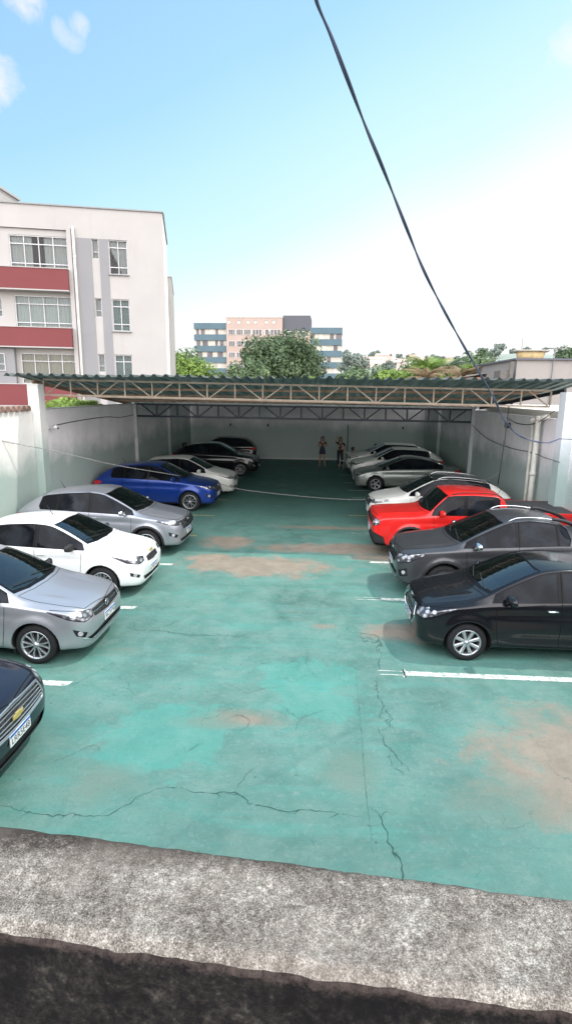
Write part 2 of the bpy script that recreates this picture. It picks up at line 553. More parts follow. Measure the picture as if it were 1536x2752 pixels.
    # flares, crease line and hood ridges
    for v in bm.verts:
        s = 1 if v.co.y > 0 else -1
        d = L / 2 - v.co.x; ay = abs(v.co.y)
        if ay > .72 * hw and abs(v.normal.y) > .4:
            off = 0
            for ad in (fa, ra):
                r = math.hypot(d - ad, v.co.z - wr)
                t = max(0, 1 - abs(r - Ra) / .13)
                off += .022 * t * t * (3 - 2 * t)
            zl = lerp(S['b1'], S['b2'], d / L) - .13 + .02 * sin(d)
            off -= .016 * math.exp(-((v.co.z - zl + .055) / .05) ** 2) * min(1, max(0, (d - .9) / .5))
            off -= .018 * math.exp(-((v.co.z - .40) / .07) ** 2) * min(1, max(0, (d - fa - .5) / .3)) * min(1, max(0, (ra - .5 - d) / .3))
            v.co.y += s * off
        if v.normal.z > .6 and .25 < d < dc - .08 and ay < .8 * hw:
            rid = .60 * hw + .12 * (d / dc)
            v.co.z += .012 * math.exp(-((ay - rid + .08) / .07) ** 2) * sin(pi * min(1, (d - .25) / (dc - .33)))
    bm.normal_update()
    bvh = BVHTree.FromBMesh(bm)
    lay = bm.faces.layers.int.new('tag')
    tags = ['body']
    def tid(t):
        if t not in tags: tags.append(t)
        return tags.index(t)
    def P(kind, s=1):
        if kind == 'side': return Vector((-1, 0, 0)), L / 2, Vector((0, 0, 1))
        if kind == 'wrapf': return Vector((-1, s, 0)), L / 2, Vector((0, 0, 1))
        if kind == 'wrapr': return Vector((1, s, 0)), L / 2, Vector((0, 0, 1))
        if kind == 'top': return Vector((0, 1, 0)), 0, Vector((-1, 0, 0))
    def uv(p, kind, s):
        U, u0, V = P(kind, s)
        return U.dot(p) + u0, (V.dot(p) + (L / 2 if kind == 'top' else 0))
    def inside(poly, u, v):
        c = False; n = len(poly)
        for i in range(n):
            x1, y1 = poly[i]; x2, y2 = poly[(i + 1) % n]
            if (y1 > v) != (y2 > v) and u < (x2 - x1) * (v - y1) / (y2 - y1) + x1: c = not c
        return c
    def cut(poly, kind, s, t, filt, only=None):
        U, u0, V = P(kind, s); v0 = L / 2 if kind == 'top' else 0
        us = [p[0] for p in poly]; vs = [p[1] for p in poly]
        mu = .0
        lo, hi, lv, hv = min(us) - mu, max(us) + mu, min(vs) - mu, max(vs) + mu
        n = len(poly)
        C = {}
        def put(f):
            c = f.calc_center_median()
            if not filt(c, f.normal, s): return
            cu = [uv(v.co, kind, s) for v in f.verts]
            x0 = min(x[0] for x in cu); x1 = max(x[0] for x in cu); y0 = min(x[1] for x in cu); y1 = max(x[1] for x in cu)
            if x1 < lo or x0 > hi or y1 < lv or y0 > hv: return
            C[f] = (x0, x1, y0, y1)
        for f in bm.faces: put(f)
        for i in range(n):
            a = poly[i]; b = poly[(i + 1) % n]
            du, dv = b[0] - a[0], b[1] - a[1]
            ln = math.hypot(du, dv)
            if ln < 1e-6: continue
            no = U * (dv / ln) - V * (du / ln)
            co = U * ((a[0] - u0) / U.length_squared) + V * ((a[1] - v0) / V.length_squared)
            ax, bx = min(a[0], b[0]) - 1e-4, max(a[0], b[0]) + 1e-4
            ay_, by_ = min(a[1], b[1]) - 1e-4, max(a[1], b[1]) + 1e-4
            fs = [f for f, q in C.items() if q[1] >= ax and q[0] <= bx and q[3] >= ay_ and q[2] <= by_]
            if not fs: continue
            g = set(fs)
            for f in fs: g.update(f.edges); g.update(f.verts)
            for f in fs: del C[f]
            r_ = bmesh.ops.bisect_plane(bm, geom=list(g), plane_co=co, plane_no=no, dist=1e-5)
            for f in r_['geom']:
                if isinstance(f, bmesh.types.BMFace):
                    if f.normal.length < .5: f.normal_update()
                    put(f)
        res = []
        for f in list(C):
            if only is not None and tags[f[lay]] not in only: continue
            c = f.calc_center_median()
            u, v = uv(c, kind, s)
            if inside(poly, u, v):
                f[lay] = tid(t); res.append(f)
        return res
    fside = lambda c, n, s: c.y * s > .25 * hw and n.y * s > .12
    fany = lambda c, n, s: c.y * s > .5 * hw
    ftop = lambda c, n, s: n.z > .25
    ffront = lambda c, n, s: c.y * s > -1e-5 and c.x > L / 2 - 1.0 and (n.x > .12 or n.y * s > .3) and n.z < .75
    frear = lambda c, n, s: c.y * s > -1e-5 and c.x < -L / 2 + 1.0 and (n.x < -.12 or n.y * s > .3)
    def cast(u, v, kind, s):
        if kind == 'side': o = Vector((L / 2 - u, s * 2.5, v)); dr_ = Vector((0, -s, 0))
        elif kind == 'top': o = Vector((L / 2 - v, u, 3)); dr_ = Vector((0, 0, -1))
        elif kind == 'wrapf': o = Vector((L / 2 + 1.5, s * (u + 1.5), v)); dr_ = Vector((-1, -s, 0)).normalized()
        elif kind == 'wrapr': o = Vector((-L / 2 - 1.5, s * (u + 1.5), v)); dr_ = Vector((1, -s, 0)).normalized()
        elif kind == 'front': o = Vector((L / 2 + 1, u, v)); dr_ = Vector((-1, 0, 0))
        elif kind == 'rear': o = Vector((-L / 2 - 1, u, v)); dr_ = Vector((1, 0, 0))
        hit, nr, _, _ = bvh.ray_cast(o, dr_)
        return (hit, nr) if hit else (None, None)
    def ribbon(b2, pts, kind, s, w, lift=.0015, step=.04, mi=0, thick=0):
        P3 = []
        for a, b in zip(pts[:-1], pts[1:]):
            k = max(1, int(math.hypot(b[0] - a[0], b[1] - a[1]) / step))
            for i in range(k + (1 if b is pts[-1] else 0)):
                h_, n_ = cast(lerp(a[0], b[0], i / k), lerp(a[1], b[1], i / k), kind, s)
                if h_ is not None: P3.append((h_, n_))
        if len(P3) < 2: return
        prev = None
        for i, (p, n_) in enumerate(P3):
            tg = (P3[min(i + 1, len(P3) - 1)][0] - P3[max(i - 1, 0)][0])
            if tg.length < 1e-6: continue
            x = tg.normalized().cross(n_).normalized() * w / 2
            o = n_ * lift
            top = n_ * (lift + thick)
            cur = [b2.verts.new(p - x + o), b2.verts.new(p - x * .8 + top), b2.verts.new(p + x * .8 + top), b2.verts.new(p + x + o)] if thick else [b2.verts.new(p - x + o), b2.verts.new(p + x + o)]
            if prev:
                for k in range(len(cur) - 1):
                    f = b2.faces.new((prev[k], prev[k + 1], cur[k + 1], cur[k])); f.material_index = mi; f.smooth = bool(thick)
            prev = cur
    # rail and belt functions as they come out of the smoothed shell
    railpts = [(q[0], q[6]) for q in st]
    def rail(d): return interp(railpts, d)
    bl = lambda d: bel(d) + S['belt']
    def opening(m):
        top = []
        d = dc + .12
        while d < min(S['gend'], dr + .5):
            if rail(d) - m > bl(d) + m * .4 + .03: top.append((d, rail(d) - .018 - m))
            d += .08
        ge = S['gend'] - m
        top = [p for p in top if p[0] < ge - .03]
        zr_ = bl(ge) + S['gendz']
        top = [p for p in top if p[1] > bl(p[0]) + m * .4 + .02]
        f0 = (top[0][0] - .07 + m, bl(top[0][0]) + m * .35)
        return [f0] + top + [(ge, min(top[-1][1] - .01, zr_)), (ge - .05, bl(ge) + m * .35)] + [(S['dC'], bl(S['dC']) + m * .35), (S['dB'], bl(S['dB']) + m * .35)]
    def clip(poly, lo, hi):
        for (sgn, lim) in ((1, lo), (-1, hi)):
            out = []
            for i in range(len(poly)):
                a = poly[i]; b = poly[(i + 1) % len(poly)]
                ia = sgn * (a[0] - lim) >= 0; ib = sgn * (b[0] - lim) >= 0
                if ia: out.append(a)
                if ia != ib:
                    t = (lim - a[0]) / (b[0] - a[0]); out.append((lim, lerp(a[1], b[1], t)))
            poly = out
        return poly
    CR = [(cos(2 * pi * k / 26), sin(2 * pi * k / 26)) for k in range(26)]
    ro = {}
    for s in (1, -1):
        for ad in (fa, ra):
            if S['suv']:
                cut([(ad + c * (Ra + .055), wr + sn * (Ra + .055)) for c, sn in CR], 'side', s, 'cladding%+d' % s, fany)
            cut([(ad + c * Ra, wr + sn * Ra) for c, sn in CR], 'side', s, 'gone', fany)
        if S['suv']:
            cut([(fa + Ra, gc - .1), (ra - Ra, gc - .1), (ra - Ra, .33), (fa + Ra, .33)], 'side', s, 'cladding%+d' % s, fside, ['body'])
        op = opening(.0)
        cut(op, 'side', s, 'window_surround%+d' % s, fside)
        ip = opening(.022)
        hp = .05
        panes = [(0, S['dB'] - hp), (S['dB'] + hp * .7, S['dC'] - .02)]
        if S['gend'] - S['dC'] > .22: panes.append((S['dC'] + .03, 99))
        for (lo, hi) in panes:
            pg = clip(ip, lo, hi)
            if len(pg) >= 3: cut(pg, 'side', s, 'side_window%d%+d' % (panes.index((lo, hi)), s), fside)
        # doors
        dF = dc + .16; zbt = .29 + (gc - .2); rz_ = ra - Ra - .02
        fdr = [(dF - .05, bel(dF) - .02), (dF - .03, .55), (dF + .02, zbt), (S['dB'] - .004, zbt), (S['dB'], bel(S['dB']) + .02)]
        r_end = min(S['dC'] + .05, ra + .12)
        rdr = [(S['dB'], bel(S['dB']) + .02), (S['dB'], zbt), (rz_ - .02, zbt), (rz_ + .06, wr + Ra * .55), (ra - Ra * .35, wr + Ra + .06), (r_end, lerp(wr + Ra, bel(r_end), .6)), (r_end + .01, bel(r_end) + .0)]
        cut(fdr, 'side', s, 'front_door%+d' % s, fside, ['body'])
        cut(rdr, 'side', s, 'rear_door%+d' % s, fside, ['body'])
        ro[s] = (fdr, rdr)
        # lamps and front openings: (u, z relative to hood front)
        for t, key in (('headlight%+d' % s, 'lamp'), ('grille', 'grille'), ('lower_intake', 'intake'), ('fog_lamp_recess%+d' % s, 'fog')):
            if S[key]:
                cut([(u * hw / .86, zh + v) for u, v in S[key]], 'wrapf', s, t, ffront)
        zt_ = zt if not S['bed'] else zd
        tl = S.get('tail', ((.62, -.06), (.62, -.20), (1.0, -.24), (1.25, -.14), (1.18, -.07)))
        cut([(u * hw / .86, zt_ + v) for u, v in tl], 'wrapr', s, 'taillight%+d' % s, frear)
    # windscreen, rear glass, hood
    m = .035
    wt = [(S['wf'] * hw - .045, df + .02), (lerp(S['wf'], S['wc'], .5) * hw - .035, lerp(df, dc, .5) + .0), (S['wc'] * hw - .02, dc + .035), (.45 * hw, dc - .055), (0, dc - .085), (-.45 * hw, dc - .055), (-S['wc'] * hw + .02, dc + .035),
          (-lerp(S['wf'], S['wc'], .5) * hw + .035, lerp(df, dc, .5)), (-S['wf'] * hw + .045, df + .02), (-.4 * hw, df - .025), (.4 * hw, df - .025)]
    wi = [(S['wf'] * hw - .075, df - .005), (lerp(S['wf'], S['wc'], .5) * hw - .065, lerp(df, dc, .5) + .0), (S['wc'] * hw - .075, dc + .085), (.45 * hw, dc - .0), (0, dc - .03), (-.45 * hw, dc - .0), (-S['wc'] * hw + .075, dc + .085),
          (-lerp(S['wf'], S['wc'], .5) * hw + .065, lerp(df, dc, .5)), (-S['wf'] * hw + .075, df - .005), (-.4 * hw, df - .05), (.4 * hw, df - .05)]
    cut(wt, 'top', 1, 'cowl', ftop)
    cut(wi, 'top', 1, 'windscreen', ftop)
    rg = [(S['wrr'] * hw - .07, dr + .05), (S['wd'] * hw - .10, db - .05 if not S['bed'] else db - .03), (-S['wd'] * hw + .10, db - .05 if not S['bed'] else db - .03), (-S['wrr'] * hw + .07, dr + .05)]
    cut(rg, 'top', 1, 'rear_window', lambda c, n, s: n.z > .1 and c.x < 0)
    hood = [(S['hoodw'] * hw, .15), (.76 * hw, .40), (.80 * hw, dc * .7), (.78 * hw, dc - .03), (.4 * hw, dc - .11), (0, dc - .13), (-.4 * hw, dc - .11), (-.78 * hw, dc - .03), (-.80 * hw, dc * .7), (-.76 * hw, .40), (-S['hoodw'] * hw, .15), (0, .06)]
    cut(hood, 'top', 1, 'hood', ftop, ['body'])
    if S['dark_roof']:
        rf = [(S['wf'] * hw - .01, df - .02), (S['wrr'] * hw - .0, dr + .02), (-S['wrr'] * hw + .0, dr + .02), (-S['wf'] * hw + .01, df - .02)]
        cut(rf, 'top', 1, 'roof_panel', ftop, ['body'])
    if S['bed']:
        bd = [(.86 * hw, db + .03), (.86 * hw, L - .10), (-.86 * hw, L - .10), (-.86 * hw, db + .03)]
        cut(bd, 'top', 1, 'bed_cover', ftop, ['body'])
    bm.normal_update()
    # remove the wheel openings
    gone = [f for f in bm.faces if tags[f[lay]] == 'gone']
    bmesh.ops.delete(bm, geom=gone, context='FACES')
    # fold the arch edge inward
    be = [e for e in bm.edges if e.is_boundary]
    r = bmesh.ops.extrude_edge_only(bm, edges=be)
    for v in [g for g in r['geom'] if isinstance(g, bmesh.types.BMVert)]:
        v.co.y -= .045 * (1 if v.co.y > 0 else -1)
    bm.normal_update()
    nrm = {}
    for f in bm.faces:
        if f.normal.z < -.75 and f.calc_center_median().z < gc + .14: f[lay] = tid('underbody')
    # split
    mats = {'body': paint, 'underbody': HUBDRK, 'hood': paint, 'cladding': BLACKP, 'window_surround': GLOSSB, 'cowl': GLOSSB, 'windscreen': SCREEN if S['interior'] else GLASS, 'rear_window': GLASS,
            'grille': GRILLE, 'lower_intake': BLACKP, 'roof_panel': S.get('roofmat', GLOSSB), 'bed_cover': simple('bed_cover_vinyl', (.045, .045, .047), .6)}
    bym = {}
    for f in bm.faces:
        bym.setdefault(f[lay], []).append(f)
    objs = {}
    lift = {'window_surround': -.002, 'cowl': -.003, 'grille': -.022, 'lower_intake': -.025}
    for k, fs in bym.items():
        t = tags[k]
        base = t.rstrip('+-0123456789')
        vmap = {}; vs = []; ns = []; faces = []
        off = lift.get(base, 0)
        if base == 'side_window': off = -.006
        elif base in ('windscreen', 'rear_window'): off = -.006
        elif base in ('headlight', 'taillight'): off = -.003
        elif base == 'fog_lamp_recess': off = -.02
        for f in fs:
            idx = []
            for v in f.verts:
                if v.index not in vmap or True:
                    pass
                if v not in vmap:
                    vmap[v] = len(vs); vs.append(v.co + v.normal * off); ns.append(v.normal.copy())
                idx.append(vmap[v])
            faces.append(idx)
        mat = mats.get(base)
        if base in ('front_door', 'rear_door'): mat = paint
        if base == 'side_window': mat = GLASS
        if base == 'headlight': mat = LAMP
        if base == 'taillight': mat = LAMPR
        if base == 'fog_lamp_recess': mat = BLACKP
        o = mesh_obj(base, vs, faces, mat, root, smooth=True)
        try:
            o.data.normals_split_custom_set_from_vertices([tuple(n) for n in ns])
        except Exception:
            pass
        objs[t] = o
    bm.free()
    for s in (1, -1):
        for t in ('side_window0%+d' % s, 'side_window1%+d' % s):
            pr = 'front_door%+d' % s if '0' in t[:12] else 'rear_door%+d' % s
            if t in objs and pr in objs: objs[t].parent = objs[pr]
    body = objs['body']
    # seams, drawn as thin dark gaps on their own panels
    bs = bmesh.new()
    for s in (1, -1):
        fdr, rdr = ro[s]
        for pl in (fdr, rdr[1:]):
            ribbon(bs, pl, 'side', s, .008)
        ribbon(bs, [(S['dB'], bel(S['dB'])), (S['dB'] + .01, rail(S['dB']) - .02)], 'side', s, .006)
    ribbon(bs, hood + [hood[0]], 'top', 1, .009)
    ribbon(bs, [(-.55 * hw, df - .035), (.55 * hw, df - .035)], 'top', 1, .008)
    bm_obj('panel_gaps', bs, SEAM, root)
    # wheels
    tw = S.get('tw', .205)
    sty = S['style']; sty = (sty[0], sty[1], sty[2], {'RIMSIL': RIMSIL, 'RIMDRK': RIMDRK}[sty[3]])
    mt, mr, mh = wheel_meshes(wr, tw, sty)
    for s in (1, -1):
        for ad in (fa, ra):
            bl_ = bmesh.new()
            w = bpy.data.objects.new('wheel', mh); link(w, root)
            w.location = (L / 2 - ad, s * (hw - tw / 2 - .012), wr)
            w.rotation_euler = (0, random.uniform(0, 6), 0) if s > 0 else (0, random.uniform(0, 6), pi)
            for nm, mm in (('tyre', mt), ('rim', mr)):
                c = bpy.data.objects.new(nm, mm); link(c, w)
            # liner
            ya, yb = s * (hw - .035), s * (hw - .33)
            A = [radians(a) for a in range(-24, 205, 12)]
            ca = [bl_.verts.new((L / 2 - ad + cos(a) * (Ra + .004), ya, wr + sin(a) * (Ra + .004))) for a in A]
            cb = [bl_.verts.new((L / 2 - ad + cos(a) * (Ra + .004), yb, wr + sin(a) * (Ra + .004))) for a in A]
            for i in range(len(A) - 1):
                bl_.faces.new((ca[i], ca[i + 1], cb[i + 1], cb[i]))
            bl_.faces.new(cb)
            bm_obj('wheel_arch_liner', bl_, HUBDRK, root)
    # door handles
    if S['handles']:
        for s in (1, -1):
            for dd, pr in ((S['dB'] - .13, 'front_door%+d' % s), (S['dC'] - .06, 'rear_door%+d' % s)):
                zz = bel(dd) - .085
                h_, n_ = cast(dd, zz, 'side', s)
                if h_ is None: continue
                b2 = bmesh.new()
                x = h_.x
                add_tube(b2, [(x + .085, h_.y - s * .004, zz), (x + .06, h_.y + s * .026, zz), (x - .06, h_.y + s * .028, zz), (x - .085, h_.y - s * .004, zz)], [.008, .013, .013, .008], 8)
                bm_obj('handle', b2, CHROME if S.get('chrome_handles') else paint, objs.get(pr, root), smooth=True)
    # mirrors
    mm = {'paint': paint, 'black': BLACKP, 'chrome': CHROME}[S['mirror']]
    for s in (1, -1):
        dm = dc + .30; zz = bl(dm) + .055
        h_, n_ = cast(dm + .03, bl(dm) + .02, 'side', s)
        y0 = abs(h_.y) if h_ is not None else .9 * hw
        b2 = bmesh.new()
        rr = bmesh.ops.create_uvsphere(b2, u_segments=16, v_segments=10, radius=1)
        for v in rr['verts']:
            c = v.co
            f = lambda q, e: math.copysign(abs(q) ** e, q)
            xx = f(c.x, .8) * .062; yy = f(c.y, .72) * .115; z2 = f(c.z, .75) * .075
            if xx < 0: xx *= .45
            z2 *= 1 - .22 * (yy / .115)
            xx -= .03 * (yy / .115)
            v.co = Vector((xx + L / 2 - dm, s * (y0 + .145 + yy), zz + .02 + z2))
        mo = bm_obj('mirror', b2, mm, root, smooth=True)
        b2 = bmesh.new()
        add_tube(b2, [(L / 2 - dm, s * (y0 - .02), zz - .035), (L / 2 - dm - .0, s * (y0 + .06), zz - .03), (L / 2 - dm, s * (y0 + .12), zz - .015)], [.035, .026, .03], 8)
        b2.verts.ensure_lookup_table()
        bm_obj('mirror_arm', b2, BLACKP, mo, smooth=True)
        b2 = bmesh.new()
        add_box(b2, (L / 2 - dm - .036, s * (y0 + .15), zz + .018), (.004, .17, .10), bev=.002)
        bm_obj('mirror_glass', b2, CHROME, mo)
        # quarter cover at the foot of the windscreen pillar
    # wipers
    b2 = bmesh.new()
    for (ya, yb, dd) in ((.62 * hw, -.05 * hw, 0), (-.05 * hw, -.62 * hw, .01)):
        pts = []
        for t in (0, .25, .5, .75, 1):
            y_ = lerp(ya, yb, t); d_ = dc + .06 + t * .10 - .07 * (1 - (y_ / hw) ** 2)
            h_, n_ = cast(y_, d_, 'top', 1)
            if h_ is not None: pts.append(h_ + n_ * .012)
        if len(pts) > 2: add_tube(b2, pts, .007, 5)
    bm_obj('wiper', b2, BLACKP, root)
    # grille bars and front trim
    b2 = bmesh.new()
    g = S['grille']
    if g and S['bars']:
        zt0, zb0 = g[0][1], g[-1][1]
        ut, ub = g[1][0], g[-2][0]
        for k in range(S['bars']):
            t = (k + .5) / S['bars']
            z_ = zh + lerp(zt0, zb0, t); u_ = lerp(ut, ub, t) * hw / .86 - .02
            zz2 = zh + lerp(g[1][1], g[-2][1], t)
            for s in (1, -1):
                ribbon(b2, [(0, z_), (u_ * .5, lerp(z_, zz2, .35)), (u_, zz2)], 'wrapf', s, S.get('barw', .016), lift=-.012, thick=.012)
    if S.get('grille_ring'):
        for s in (1, -1):
            ribbon(b2, [(u * hw / .86, zh + v) for u, v in g], 'wrapf', s, .022, lift=-.004, thick=.012)
    if len(b2.verts): bm_obj('grille_bars', b2, S.get('barmat', CHROME), objs.get('grille', root))
    else: b2.free()
    # lamp internals: dark bezel outline, bright projectors and a light strip
    for s in (1, -1):
        lo = objs.get('headlight%+d' % s)
        if lo is None: continue
        lp = [(u * hw / .86, zh + v) for u, v in S['lamp']]
        cu = sum(p[0] for p in lp) / len(lp); cv = sum(p[1] for p in lp) / len(lp)
        b2 = bmesh.new()
        ribbon(b2, lp + [lp[0]], 'wrapf', s, .012, lift=.0005)
        bm_obj('lamp_bezel', b2, GLOSSB, lo)
        for du in (-.10, .06):
            b2 = bmesh.new()
            h_, n_ = cast(cu + du, cv + du * .10, 'wrapf', s)
            if h_ is None: continue
            mtx, _ = frame_between(h_ + n_ * -.004, h_ + n_ * .1)
            add_lathe(b2, [(0, .003), (.022, .003), (.030, .007), (.034, .004)], 16, mtx)
            bm_obj('lamp_reflector', b2, LAMPW, lo, smooth=True)
        if S.get('fogring', True) and S['fog']:
            fp = [(u * hw / .86, zh + v) for u, v in S['fog']]
            cu = sum(p[0] for p in fp) / len(fp); cv = sum(p[1] for p in fp) / len(fp)
            h_, n_ = cast(cu, cv, 'wrapf', s)
            fo_ = objs.get('fog_lamp_recess%+d' % s)
            if h_ is not None and fo_ is not None:
                b2 = bmesh.new(); mtx, _ = frame_between(h_ - n_ * .016, h_ + n_)
                add_lathe(b2, [(0, .008), (.026, .008), (.036, .012), (.04, 0)], 16, mtx)
                bm_obj('fog_lamp', b2, LAMPW, fo_, smooth=True)
    # plates
    for kind in ('front', 'rear'):
        zp = S.get('zplate', .47) if kind == 'front' else S.get('zplr', .62)
        h_, n_ = cast(0, zp, kind, 1)
        if h_ is None: continue
        sx = 1 if kind == 'front' else -1
        b2 = bmesh.new(); add_box(b2, (h_.x + sx * .012, 0, zp), (.012, .40, .13), bev=.003)
        po = bm_obj('licence_plate', b2, PLATEW, root)
        b2 = bmesh.new(); add_box(b2, (h_.x + sx * .0195, 0, zp + .05), (.003, .392, .026))
        bm_obj('plate_band', b2, PLATEB, po)
        if S['plate']:
            M = Matrix.Translation((h_.x + sx * .0205, 0, zp - .014)) @ Matrix(((0, 0, sx, 0), (sx, 0, 0, 0), (0, 1, 0, 0), (0, 0, 0, 1)))
            text_mesh('plate_lettering', S['plate'], .098, PLATEK, po, M)
    # emblem
    em = S.get('emblem')
    if em:
        ze = zh + S.get('zem', -.12)
        h_, n_ = cast(0, ze, 'front', 1)
        if h_ is not None:
            M = Matrix.Translation((h_.x + .012, 0, ze)) @ Matrix(((0, 0, 1, 0), (1, 0, 0, 0), (0, 1, 0, 0), (0, 0, 0, 1)))
            b2 = bmesh.new()
            if em == 'bowtie':
                pts = [(-.10, -.025), (-.04, -.025), (-.036, -.038), (.044, -.038), (.040, -.025), (.092, -.025), (.10, .025), (.04, .025), (.036, .038), (-.044, .038), (-.040, .025), (-.092, .025)]
                va = [b2.verts.new(M @ Vector((x, y, 0))) for x, y in pts]; vb = [b2.verts.new(M @ Vector((x * .93, y * .85, .012))) for x, y in pts]
                b2.faces.new(vb)
                for i in range(12): b2.faces.new((va[i], va[(i + 1) % 12], vb[(i + 1) % 12], vb[i]))
                bm_obj('emblem', b2, GOLD, root)
            else:
                ex = {'round': (1, 1), 'oval': (1.35, .8), 'square': (1.0, .85)}[em[0]]
                Ms = M @ Matrix.Diagonal((ex[0], ex[1], 1, 1))
                n_ = 28 if em[0] != 'square' else 28
                add_lathe(b2, [(.040, 0), (.044, .008), (.052, .008), (.055, 0)], n_, Ms)
                eo = bm_obj('emblem', b2, CHROME, root, smooth=True)
                b2 = bmesh.new(); add_lathe(b2, [(0, .003), (.042, .003), (.043, 0)], n_, Ms)
                bm_obj('emblem_field', b2, em[2] if len(em) > 2 else GLOSSB, eo)
                text_mesh('emblem_letter', em[1], .075 if len(em[1]) < 3 else .036, CHROME, eo, M @ Matrix.Translation((0, 0, .006)), .002)
    # roof rails, antenna
    if S['rails']:
        for s in (1, -1):
            b2 = bmesh.new(); pts = []
            for t in [i / 14 for i in range(15)]:
                d_ = lerp(df + .10, dr + .02, t)
                h_, n_ = cast(s * (lerp(S['wf'], S['wrr'], t) * hw - .045), d_, 'top', 1)
                if h_ is None: continue
                up = .045 * min(1, min(t, 1 - t) * 9)
                pts.append(h_ + Vector((0, 0, up - .004)))
            add_tube(b2, pts, [.012 if 0 < i < len(pts) - 1 else .018 for i in range(len(pts))], 8)
            bm_obj('roof_rail', b2, {'chrome': CHROME, 'black': BLACKP}[S['rails']], root, smooth=True)
    if S['antenna']:
        h_, n_ = cast(0, S['antenna'], 'top', 1)
        b2 = bmesh.new()
        add_tube(b2, [h_, h_ + Vector((-.02, 0, .02)), h_ + Vector((-.12, 0, .20))], [.02, .007, .004], 6)
        bm_obj('antenna', b2, BLACKP, root)
    # lower skirt under the front bumper and silver skid strip
    if S.get('skid'):
        b2 = bmesh.new()
        for s in (1, -1):
            ribbon(b2, [(0, gc + .085), (.45 * hw, gc + .085), (.72 * hw, gc + .12)], 'wrapf', s, .035, lift=.001, thick=.012)
        bm_obj('skid_plate', b2, RIMSIL, root)
    for key, mt_ in (('lip', CHROME), ('lip2', GLOSSB)):
        if S.get(key):
            b2 = bmesh.new()
            for s in (1, -1):
                ribbon(b2, [(u * hw / .86, zh + v) for u, v in S[key][0]], 'wrapf', s, S[key][1], lift=.0, thick=.008)
            bm_obj('bumper_trim', b2, mt_, root)
    # cabin seen through the windscreen
    if S['interior']:
        b2 = bmesh.new()
        wy = S['wc'] * hw
        zt1 = zc - .02
        vs = [(L / 2 - dc + .03, -wy + .1, zt1 - .03), (L / 2 - dc + .03, wy - .1, zt1 - .03), (L / 2 - dc - .38, wy - .06, zt1 - .02), (L / 2 - dc - .38, -wy + .06, zt1 - .02),
              (L / 2 - dc - .50, wy - .06, zt1 - .16), (L / 2 - dc - .50, -wy + .06, zt1 - .16), (L / 2 - dc - .46, wy - .06, .5), (L / 2 - dc - .46, -wy + .06, .5)]
        V = [b2.verts.new(v) for v in vs]
        for f in ((0, 1, 2, 3), (3, 2, 4, 5), (5, 4, 6, 7)): b2.faces.new([V[i] for i in f])
        add_box(b2, (L / 2 - dc - 1.3, 0, gc + .16), (2.0, 1.7 * hw, .02))
        sg = bmesh.ops.create_circle(b2, segments=20, radius=.17, cap_ends=False)
        for v in sg['verts']: b2.verts.remove(v)
        add_lathe(b2, [(.165, 0), (.178, .012), (.19, 0), (.178, -.012)], 20, Matrix.Translation((L / 2 - dc - .62, .36, zt1 - .06)) @ Matrix.Rotation(radians(65), 4, 'Y'), close=True)
        bm_obj('dashboard', b2, CABIN, root)
        for s in (1, -1):
            b2 = bmesh.new()
            xs = L / 2 - dc - 1.12
            add_box(b2, (xs + .15, s * .36, gc + .32), (.52, .50, .16), bev=.05)
            M = Matrix.Translation((xs - .14, s * .36, gc + .36)) @ Matrix.Rotation(radians(-18), 4, 'Y')
            add_box(b2, (0, 0, .32), (.13, .48, .62), bev=.05, M=M)
            add_box(b2, (.0, 0, .72), (.09, .26, .17), bev=.04, M=M)
            bm_obj('seat', b2, S.get('seatmat', SEATM), root, smooth=True)
        b2 = bmesh.new()
        add_box(b2, (L / 2 - dc - 2.05, 0, gc + .55), (.16, 1.25, .62), bev=.06)
        bm_obj('rear_seat', b2, S.get('seatmat', SEATM), root, smooth=True)
        b2 = bmesh.new(); add_box(b2, (L / 2 - df + .10, 0, Hf - .10), (.02, .24, .07), bev=.01)
        bm_obj('inner_mirror', b2, GLOSSB, root)
    if S.get('extra'): S['extra'](root, S, cast, paint)
    return root
# ------------------------------------------------------------------ camera, light, sky
F_PX, PW, PH = 1480.0, 1536.0, 2752.0
PITCH = math.atan(321 / F_PX); YAW = math.atan(88 / F_PX * cos(PITCH)); ROLL = 0.011
cam = bpy.data.cameras.new('camera'); camo = bpy.data.objects.new('camera', cam); COL.objects.link(camo)
cam.sensor_fit = 'VERTICAL'; cam.sensor_height = 24.0; cam.lens = 24.0 * F_PX / PH
cam.clip_start = 0.05; cam.clip_end = 3000
camo.matrix_world = Matrix.Translation((0, 0, 4.0)) @ Matrix.Rotation(YAW, 4, 'Z') @ Matrix.Rotation(pi / 2 - PITCH, 4, 'X') @ Matrix.Rotation(ROLL, 4, 'Z')
SC.camera = camo
SC.view_settings.view_transform = 'Standard'; SC.view_settings.look = 'None'; SC.view_settings.exposure = 0

SUN = Vector((0.58, 0.22, 1.0)).normalized()
sl = bpy.data.lights.new('sun', 'SUN'); sl.energy = 2.75; sl.angle = radians(1.2); sl.color = (1.0, .965, .90)
so = bpy.data.objects.new('sun', sl); COL.objects.link(so); so.rotation_euler = (-SUN).to_track_quat('-Z', 'Y').to_euler()

